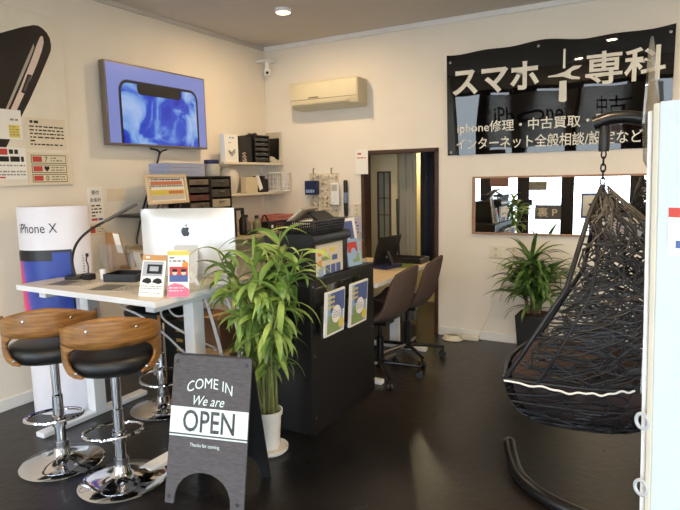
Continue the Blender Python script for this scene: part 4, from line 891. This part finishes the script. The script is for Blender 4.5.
curtain('black_curtain', -1.965, -1.64, 4.97, .62, 1.98, 4, .018, mat('black_curtain_cloth', (26, 28, 40), .9), 'black curtain hanging at the right of the doorway')
tag(MB().box(-2.7, -1.5, 5.0, 5.06, 1.985, 2.02).build('curtain_rail', M_dkwood), 'dark curtain rail across the inner doorway', 'rail')
tag(MB().tube(spline([(-2.19, 4.95, 1.2), (-2.185, 4.95, .9), (-2.17, 4.95, .5), (-2.16, 4.95, .012)]), .012, 8).build('broom_handle', M_black, smooth=True), 'thin black pole standing in the doorway by the grey curtain', 'pole')
tl = bpy.data.lights.new('back_room_bulb', 'POINT'); tl.energy = 34; tl.color = (1, .84, .5); tl.shadow_soft_size = .06
o = bpy.data.objects.new('back_room_bulb', tl); COL.objects.link(o); o.location = (-2.3, 5.62, 1.7)

# ------------------------------------------------------------------ desk by the doorway with its things
DZT = .72
t = thing('side_desk', (-1.95, 3.8, 0), 'pale wood desk in front of the doorway, two office chairs beside it', 'desk')
ob = MB().box(-2.22, -1.60, 3.27, 4.36, DZT - .028, DZT).build('tabletop', [M_beech, M_white], t, bevel=.002)
for p in ob.data.polygons: p.material_index = 0 if p.normal.z > .9 else 1
for y in (3.40, 4.23):
    lg = MB().box(-1.94, -1.86, y - .02, y + .02, .03, DZT - .028).build('leg', M_white, t, bevel=.003)
    MB().box(-2.18, -1.62, y - .025, y + .025, 0, .03).build('foot', M_white, lg, bevel=.004)
MB().box(-2.19, -2.16, 3.42, 4.21, .3, .62).build('modesty_panel', mat('panel_cream', (206, 186, 138), .5), t)
t = thing('tablet_monitor', (-1.87, 3.87, DZT), 'black tablet monitor on a dark stand, on the pale desk', 'monitor')
fm = Fr((-1.86, 3.93, DZT + .03), (.2, .98, 0), (.30, -.06, 1))
MB().slab(fm, -.14, 0, .14, .225, 0, .014).build('display', M_matb, t, bevel=.004)
MB().slab(fm, -.13, .01, .13, .215, -.0015, 0).build('screen', mat('monitor_screen', (14, 16, 20), .15), t)
MB().obox((-1.83, 3.92, DZT + .012), (.16, .2, .024), (0, 0, -.2)).build('stand_base', M_navy, t, bevel=.004)
MB().tube([(-1.77, 3.91, DZT + .02), fm.p(0, .10, .014)], .016, 10).build('stand_arm', M_black, t, True); MB().slab(fm, .0, .05, .03, .09, .014, .017).build('sticker', M_paper, t)
tag(MB().obox((-1.74, 4.03, DZT + .002), (.16, .2, .004), (0, 0, .3)).build('green_mat', mat('green_sheet', (120, 138, 62), .6)), 'green sheet lying on the pale desk behind the monitor', 'sheet')
t = thing('black_tray', (-1.78, 4.25, DZT), 'flat black tray on the far end of the pale desk', 'tray')
tr = MB().box(-1.98, -1.64, 4.15, 4.34, DZT, DZT + .01)
for b in ((-1.98, -1.965, 4.15, 4.34), (-1.655, -1.64, 4.15, 4.34), (-1.965, -1.655, 4.15, 4.165), (-1.965, -1.655, 4.325, 4.34)): tr.box(*b, DZT + .01, DZT + .042)
tr.build('tray_shell', M_matb, t, bevel=.002)

# office chairs
M_brown = mat('brown_fabric', (70, 56, 50), .85, rgb2=(88, 72, 65), scale=90, bump=.25, bscale=220)
def make_chair(x, y, rz_, label):
    """local +x is the back of the chair"""
    t = thing('office_chair', (x, y, 0), label, 'office chair', 'brown office chairs', rz=rz_); c = Vector((x, y, 0)); rot = Matrix.Rotation(rz_, 3, 'Z')
    W = lambda p: c + rot @ Vector(p)
    prof = spline([(-.24, 0, .475), (-.2, 0, .465), (-.08, 0, .445), (.06, 0, .435), (.14, 0, .46), (.19, 0, .53), (.222, 0, .63), (.245, 0, .73), (.262, 0, .815)], 4); n = len(prof) - 1
    def fnS(u, v):
        k = v * n; i = min(n - 1, int(k)); p = prof[i].lerp(prof[i + 1], k - i); s = 2 * u - 1
        hw = .225 + .015 * math.sin(math.pi * min(1, v * 1.6)) - .075 * max(0, (v - .55) / .45) ** 1.5 - .06 * max(0, (.08 - v) / .08) ** 2
        seat = max(0, 1 - v / .6); back = 1 - seat; cur = abs(s) ** 2.5
        topdrop = -.045 * cur * max(0, (v - .85) / .15)
        return W((p.x - .075 * cur * min(1, back * 1.5), s * hw, p.z + .06 * cur * (seat if v > .15 else seat * v / .15) + topdrop))
    sh = MB().grid(fnS, 16, 34); sh.build('shell', M_brown, t, True, solid=.028, angle=70, sub=1)
    MB().obox(W((0, 0, .405)), (.16, .14, .03), (0, 0, rz_)).build('seat_plate', M_dkmetal, t, bevel=.003)
    MB().lathe([(.026, .12), (.026, .29), (.015, .295), (.015, .40)], c, 16).build('column', M_dkmetal, t, True)
    MB().lathe([(0, .075), (.034, .078), (.036, .13), (.024, .135)], c, 18).build('hub', M_dkmetal, t, True)
    for k in range(5):
        a = 2 * math.pi * k / 5 + .35; d = Vector((math.cos(a), math.sin(a), 0)); pr_ = [W((0, 0, .105)) + rot @ (d * .03), W((0, 0, .095)) + rot @ (d * .16), W((0, 0, .082)) + rot @ (d * .285)]
        lg = MB().tube(pr_, [.017, .014, .011], 8).build('star_leg', M_steel if k % 2 else M_dkmetal, t, True)
        e = W((0, 0, 0)) + rot @ (d * .275); sd = rot @ Vector((-d.y, d.x, 0)); ax = sd.to_track_quat('Z', 'Y').to_matrix(); w = MB()
        for s in (-1, 1): w.lathe([(0, -.008), (.024, -.008), (.026, -.004), (.026, .004), (.024, .008), (0, .008)], e + sd * .013 * s + Vector((0, 0, .026)), 16, ax=ax)
        w.tube([e + Vector((0, 0, .03)), e + Vector((0, 0, .082))], .007, 8).build('caster', M_black, lg, True)
    return t
ch = make_chair(-1.70, 3.53, R(0), 'brown fabric office chair on casters, the nearer one at the pale desk')
dup(ch, (-1.70, 4.02, 0), R(8), 'brown fabric office chair on casters, the farther one by the door jamb')

# ------------------------------------------------------------------ floor by the back wall
t = thing('power_strip', (-1.48, 4.66, 0), 'white coiled power strip on the floor by the back wall', 'power strip')
MB().obox((-1.40, 4.70, .018), (.14, .05, .036), (0, 0, .1)).build('strip', M_offw, t, bevel=.004)
cm = MB()
for k in range(5): cm.tube([(-1.54 + (.085 - .006 * k) * math.cos(q), 4.64 + (.062 - .004 * k) * math.sin(q), .008 + .008 * k) for q in [2 * math.pi * i / 24 for i in range(24)]], .007, 6, closed=True)
cm.build('coiled_cord', M_offw, t, True)
MB().tube(spline([(-1.35, 4.71, .02), (-1.34, 4.745, .04), (-1.27, 4.75, .2), (-1.19, 4.75, .4), (-1.10, 4.75, .55), (-1.065, 4.75, .70), (-1.063, 4.745, .735)]), .0035, 6).build('cord', M_offw, t, True)

# ------------------------------------------------------------------ dracaena in a black pot
t = thing('potted_dracaena', (-.86, 4.50, 0), 'spiky dark green dracaena in a square black pot under the mirror', 'plant')
px, py = -.85, 4.50
MB().hexa([Vector(p) for p in ((px - .09, py - .09, 0), (px + .09, py - .09, 0), (px + .09, py + .09, 0), (px - .09, py + .09, 0), (px - .115, py - .115, .33), (px + .115, py - .115, .33), (px + .115, py + .115, .33), (px - .115, py + .115, .33))]).build('pot', mat('pot_black', (30, 27, 27), .4), t, bevel=.006)
MB().box(px - .1, px + .1, py - .1, py + .1, .3305, .336).build('soil', M_soil, t)
lv = MB(); rnd = random.Random(3)
for (dx, dy, hz, n) in ((-.02, 0, .72, 60), (.08, .02, .66, 46), (-.06, -.04, .58, 50), (.04, -.06, .50, 34)):
    MB().tube(spline([(px + dx * .5, py + dy * .5, .33), (px + dx * .8, py + dy, .33 + (hz - .33) * .5), (px + dx, py + dy, hz)]), .013, 8).build('cane', mat('dracaena_cane', (122, 100, 72), .8, bump=.3), t, True)
    for k in range(n):
        q = rnd.uniform(0, 6.28); L_ = rnd.uniform(.24, .40); dl = Vector((math.cos(q), math.sin(q)))
        yend = py + dy + L_ * .8 * dl.y
        if yend > 4.73: L_ *= .5
        leaf(lv, (px + dx, py + dy, hz - .14 * rnd.random()), q, L_, rnd.uniform(.026, .036), rnd.uniform(.35, 1.45), rnd.uniform(.9, 2.6), 0, 8, rnd.uniform(-.3, .3))
for v in lv.v: v.y = min(v.y, BY - .03)
lv.build('foliage', M_leaf2, t, True)

# ------------------------------------------------------------------ hanging egg chair
EX, EY = -.23, 2.65
M_wick = mat('black_wicker', (22, 21, 25), .48)
t = thing('hanging_egg_chair', (EX, EY, .29), 'black woven teardrop hanging egg chair with brown cushion', 'hanging chair')
ZS, ZA, ZB = .56, 1.351, .30
def lerp_tab(tab, z):
    for (z0, v0), (z1, v1) in zip(tab, tab[1:]):
        if z <= z1: return v0 + (v1 - v0) * (z - z0) / (z1 - z0)
    return tab[-1][1]
T_f = [(.56, -.316), (.66, -.255), (.82, -.166), (.944, -.095), (1.106, -.061), (1.23, -.0375), (1.351, 0)]
T_b = [(.56, .34), (.7, .385), (.85, .39), (1.0, .345), (1.1, .27), (1.2, .18), (1.27, .1), (1.32, .045), (1.351, .012)]
T_w = [(.56, .325), (.7, .33), (.82, .31), (.944, .27), (1.106, .20), (1.23, .12), (1.30, .06), (1.351, .012)]
def egg(ph, z, o=0):  # ph in [0, pi]: near rim, round the back, far rim
    f_, b_, w_ = lerp_tab(T_f, z), lerp_tab(T_b, z), lerp_tab(T_w, z)
    sn = math.sin(ph); return Vector((EX + f_ + (b_ - f_) * (abs(sn) ** .75), EY - (w_ + o) * math.cos(ph), z))
def outline(th):     # closed seat outline at ZS, th in [0, 2pi): first half the back, second half the front edge
    th %= 2 * math.pi
    if th <= math.pi: return egg(th, ZS)
    u = (th - math.pi) / math.pi; a, b = egg(math.pi, ZS), egg(0, ZS); p = a.lerp(b, u); p.x -= .05 * math.sin(math.pi * u); return p
bc = Vector((EX + .03, EY, ZS))
def bowl(th, k):     # k 0 at the seat line, 1 at the bottom
    r = math.cos(k * math.pi / 2) ** .75; p = outline(th); q = bc + (p - bc) * r; q.z = ZS - (ZS - ZB) * math.sin(k * math.pi / 2); return q
wv = MB(); rnd = random.Random(21)
def strand(fn, a, b, da, db, n=9, r=.0036): wv.tube([fn(a + da * i / n + .05 * math.sin(i * 1.3 + a * 7), b + db * i / n) for i in range(n + 1)], r, 5)
for k in range(300):
    z = ZS + (ZA - ZS) * rnd.random() ** 1.15; uu = rnd.uniform(-1, 1); a = math.pi / 2 * (1 + math.copysign(abs(uu) ** .7, uu)); da = rnd.uniform(-.5, .5); dz = rnd.choice((-1, 1)) * rnd.uniform(.12, .46); f1_, f2_ = rnd.uniform(.4, 1.1), rnd.uniform(.4, 1.1)
    pts = []
    for i in range(11):
        aa = a + da * i / 10 + .24 * math.sin(i * f1_ + k); zz = z + dz * i / 10 + .04 * math.sin(i * f2_ + k * 2)
        aa = abs(aa); aa = 2 * math.pi - aa if aa > math.pi else aa; zz = 2 * ZS - zz if zz < ZS else zz
        if zz > ZA - .01: break
        pts.append(egg(aa, zz, .003 * math.sin(i + k)))
    if len(pts) > 3: wv.tube(pts, .004, 5)
for k in range(430):
    th = rnd.uniform(0, 6.28); kk = rnd.random() ** 1.2 * .95; dt = rnd.uniform(-.7, .7); dk = rnd.uniform(-.6, .6); f1_ = rnd.uniform(.4, 1.1); pts = []
    for i in range(11):
        q = kk + dk * i / 10 + .06 * math.sin(i * f1_ + 2 * k)
        if not 0 <= q <= .985: break
        pts.append(bowl(th + dt * i / 10 + .08 * math.sin(i * f1_ + k), q))
    if len(pts) > 3: wv.tube(pts, .0034, 5)
for k in (.25, .55, .8): wv.tube([bowl(2 * math.pi * i / 40, k) for i in range(40)], .005, 6, closed=True)
for z in (.75, .95, 1.12): wv.tube([egg(math.pi * i / 24, z) for i in range(25)], .0042, 6)
shell = wv.build('woven_shell', M_wick, t, True)
zz = [ZA - .003 - (ZA - ZS - .003) * i / 24 for i in range(25)]
rim = [egg(0, z) for z in zz] + [outline(2 * math.pi - math.pi * i / 14) for i in range(1, 14)] + [egg(math.pi, z) for z in zz[::-1]]
fm_ = MB().tube(rim, .0105, 8)
fm_.tube([p + Vector((.012, 0, -.004)) for p in [egg(.1, z) for z in zz[2:]]], .007, 8).tube([egg(math.pi / 2, z) for z in zz] + [bowl(math.pi / 2, k / 10) for k in range(11)], .0045, 8)
fm_.tube([outline(2 * math.pi * i / 48) for i in range(48)], .0065, 8, closed=True)
fm_.build('rim_frame', M_wick, t, True)
cu = MB()
def cush(u, v):
    th = 2 * math.pi * u
    if v < .5: p = bowl(th, .85 * (1 - v / .5)); q = bc + (p - bc) * .93; q.z = p.z + .012; return q
    w = (v - .5) / .5; p = outline(th); q = bc + (p - bc) * (.93 * (1 - w ** 1.5)); q.z = ZS + .012 + .035 * math.sin(min(1, w * 1.4) * math.pi / 2) + .008 * math.sin(5 * th) * w * (1 - w); return q
cu.grid(cush, 40, 12, cu=True)
cobj = cu.build('cushion', mat('brown_cushion', (66, 50, 46), .9, rgb2=(52, 40, 38), scale=6), t, True, angle=80)
MB().tube([bc + (outline(-.08 + .8 * i / 40) - bc) * 1.0 + Vector((0, -.007, .004 - .024 * math.sin(math.pi * i / 40) + .003 * math.sin(i * 1.3) + .004 * math.sin(i * .57 + 1))) for i in range(41)], .0042, 6).build('piping', M_paper, cobj, True)
fr_ = Fr((EX + .065, EY + .02, 1.14), (.93, .0, -.34), (.34, 0, .93))
pp = MB().slab(fr_, -.085, -.005, .08, .09, 0, .003, 0).lines(fr_, -.045, .012, .06, .06, 4, 1, .0038, .35, 5)
tag(pp.build('price_tag', [M_paper, M_red]), 'white paper tag inside the hanging egg chair', 'tag')
# stand with arch, chain and curved base
t = thing('chair_stand', (.1, 2.75, 0), 'black curved tubular stand carrying the hanging egg chair', 'stand')
M_tube = mat('black_tube', (26, 26, 28), .3, .2)
arch = spline([(-.275, EY, 1.605), (-.2, EY, 1.625), (-.1, EY, 1.615), (.08, EY, 1.55), (.26, EY, 1.40), (.42, EY, 1.12), (.5, EY, .8), (.52, EY, .4), (.5, EY, .06)], 5)
MB().tube(arch, .027, 14).build('arch_pole', M_tube, t, True)
ring = spline([(-.62, 2.76, .075), (-.585, 2.67, .05), (-.545, 2.58, .034), (-.50, 2.51, .03), (-.40, 2.415, .03), (-.25, 2.345, .03), (-.05, 2.305, .03), (.17, 2.31, .03), (.37, 2.40, .03), (.5, 2.62, .03), (.51, 2.72, .03), (.5, 2.82, .03), (.46, 2.92, .03)], 5)
MB().tube(ring, .029, 14).build('base_ring', M_tube, t, True)
e = ring[0]; d = (ring[0] - ring[1]).normalized(); ax = d.to_track_quat('Z', 'Y').to_matrix()
MB().lathe([(.030, -.004), (.031, .006), (.024, .01), (0, .01)], e, 16, ax=ax).build('end_cap', mat('cap_grey', (66, 64, 62), .5), t, True)
t = thing('hanging_spring', (-.232, EY, 1.36), 'black spring and chain between the curved stand and the egg chair', 'chain')
MB().lathe([(.0, .12), (.02, .12), (.022, .13), (.022, .215), (.018, .225), (0, .225)], (-.232, EY, 1.37), 16).build('spring_sleeve', M_black, t, True)
for k in range(5):
    z = 1.366 + .028 * k; q0 = k % 2 * math.pi / 2
    MB().tube([(-.232 + .009 * math.cos(q) * math.cos(q0), EY + .009 * math.cos(q) * math.sin(q0), z + .018 * math.sin(q)) for q in [2 * math.pi * i / 14 for i in range(14)]], .0035, 6, closed=True).build('chain_link', M_dkmetal, t, True)

# ------------------------------------------------------------------ folding white partition at the right
pu = Vector((.87, -.49, 0)).normalized(); pbk = Vector((.49, .87, 0)).normalized()
P0 = Vector((.021, 1.05, 0)); lean_ = Vector((-.026, 0, 1)); fpn = Fr(P0, pu, lean_)
M_pan = mat('partition_white', (196, 206, 214), .4)
t = thing('folding_partition', (.2, .95, 0), 'tall white folding partition panel at the right edge', 'partition')
MB().slab(fpn, .004, .0, .6, 1.51, -.022, 0).build('panel', M_pan, t, bevel=.002)
MB().slab(fpn, -.006, .0, .004, 1.508, -.024, .001).build('edge_strip', mat('edge_beige', (196, 188, 170), .4), t, bevel=.002)
lf = Fr(P0 + Vector((-.006, .03, 0)), (.25, .97, 0), lean_)
MB().slab(lf, 0, 0, .5, 1.50, -.008, 0).build('folded_leaf', M_white, t, bevel=.002)
MB().slab(fpn, -.010, .0, -.006, 1.50, -.03, -.016).build('gap_shade', M_dkmetal, t)  # dark strip standing in for the shade in the gap between the leaves
for z in (.98, .86):
    c = P0 + Vector((-.008, .012, 0)) + lean_ * z; MB().tube([c + pu * (.011 * math.cos(q)) + Vector((0, 0, .013 * math.sin(q))) - pbk * .006 for q in [2 * math.pi * i / 20 for i in range(20)]], .0032, 8, closed=True).build('hinge_ring', mat('ring_grey', (170, 172, 174), .3), t, True)
st = MB().slab(fpn, .024, 1.27, .10, 1.345, .0006, .002, 0).rect(fpn, .024, 1.33, .10, 1.345, .0026, 1).rect(fpn, .036, 1.282, .048, 1.294, .0026, 2).lines(fpn, .052, 1.28, .095, 1.32, 3, 3, .0026, .4, 2)
st.build('sticker', [M_paper, M_red, M_blu, M_gry], t)
t = thing('acrylic_sheet', (-.02, 1.09, 1.50), 'clear acrylic blade sticking up above the white partition', 'acrylic sheet')
fk = Fr((-.040, 1.09, 0), (.35, .93, 0))
MB().prism(fk, [(.05, 1.0), (.085, 1.0), (.08, 1.45), (.034, 1.59), (.02, 1.622), (.012, 1.60), (.002, 1.48), (.012, 1.42), (.05, 1.39)], 0, .004).build('blade', glass('acrylic_edge', (.78, .79, .78), .3), t)
# ------------------------------------------------------------------ shop front signs and rack (seen in the mirror)
M_film = mat('window_film_grey', (96, 94, 100), .6); M_letp = mat('film_cream', (222, 212, 180), .6)
ff = Fr((0, FY - .02, 0), (1, 0, 0))
def film(name, x0, x1, z0, z1, label, fn, mats, cat='window sign'):
    mb = MB().slab(ff, x0, z0, x1, z1, -.004, 0, 0); fn(mb)
    return tag(mb.build(name, mats), label, cat)
def fs(mb):
    for off in (.001, -.005): mb.text(ff, '裏 P', -1.755, .755, .16, 1, w=.33, bold=.006, off=off)
film('parking_sign', -1.96, -1.53, .63, .88, 'grey parking sign on the shop window, read in the mirror', fs, [M_film, M_letp])
def fs2(mb): mb.lines(ff, -2.06, 1.14, -1.78, 1.26, 3, 1, -.005, .5, 3)
film('window_poster', -2.07, -1.77, 1.13, 1.28, 'olive window poster above the parking sign', fs2, [mat('film_olive', (120, 116, 92), .7), M_gry])
film('window_poster', -2.75, -2.42, 1.2, 1.36, 'brown window poster left of the olive one, in the mirror', lambda mb: None, [mat('film_brown', (134, 96, 84), .7)])

film('window_poster', -1.22, -.98, .66, 1.08, 'blue framed white poster on the shop window, in the mirror', lambda mb: mb.rect(ff, -1.19, .70, -1.01, 1.04, -.005, 1), [M_blu, M_paper])
tag(MB().box(-2.36, -2.0, FY + .001, FY + .03, .86, .98).build('pillar_plate', M_black, bevel=.003), 'black plate across the second shop front pillar, seen in the mirror', 'plate')
ff = Fr((0, FY + .008, 0), (1, 0, 0))
# translucent window films with the shop's words, readable reversed from inside and in the banner's reflection
def translucent(name, rgb):
    m = bpy.data.materials.new(name); m.use_nodes = True; nt = m.node_tree
    for n in list(nt.nodes): nt.nodes.remove(n)
    o = nt.nodes.new('ShaderNodeOutputMaterial'); mx = nt.nodes.new('ShaderNodeMixShader'); t = nt.nodes.new('ShaderNodeBsdfTranslucent'); g = nt.nodes.new('ShaderNodeBsdfDiffuse')
    t.inputs[0].default_value = lin(rgb); g.inputs[0].default_value = lin(rgb); mx.inputs[0].default_value = .3
    nt.links.new(t.outputs[0], mx.inputs[1]); nt.links.new(g.outputs[0], mx.inputs[2]); nt.links.new(mx.outputs[0], o.inputs[0])
    return m
M_tr, M_trd, M_trr = translucent('film_grey', (186, 182, 176)), translucent('film_dark', (30, 30, 32)), translucent('film_red', (190, 40, 40))
def film1(x0, x1, z0, z1, label, fn, mats):
    mb = MB().rect(ff, x0, z0, x1, z1, 0, 0); fn(mb); return tag(mb.build('window_film', mats), label, 'window sign')
def f3(mb):
    mb.text(ff, 'iPhone', -2.1, 1.95, .28, 1, w=1.1, bold=.01, off=-.0012)
film1(-2.80, -1.40, 1.40, 2.3, 'grey window film with dark lettering left of the entrance', f3, [M_tr, M_trd])
def f4(mb):
    mb.text(ff, '中古', -.75, 2.0, .3, 1, w=.62, bold=.01, off=-.0012); mb.text(ff, '買取', -.5, 1.68, .18, 2, w=.4, bold=.01, off=-.0012)
film1(-1.36, -.08, 1.40, 2.3, 'grey window film with dark and red lettering beside the entrance', f4, [M_tr, M_trd, M_trr])

t = thing('display_cabinet', (-.62, -.55, 0), 'black display cabinet by the shop front, seen only in the mirror', 'cabinet')
MB().box(-1.04, -.2, -.72, -.40, .03, .90).build('body', M_matb, t, bevel=.003)
MB().box(-1.06, -.18, -.73, -.385, .90, .925).build('top', M_matb, t, bevel=.003)
MB().box(-1.02, -.22, -.70, -.42, 0, .03).build('plinth', M_black, t)
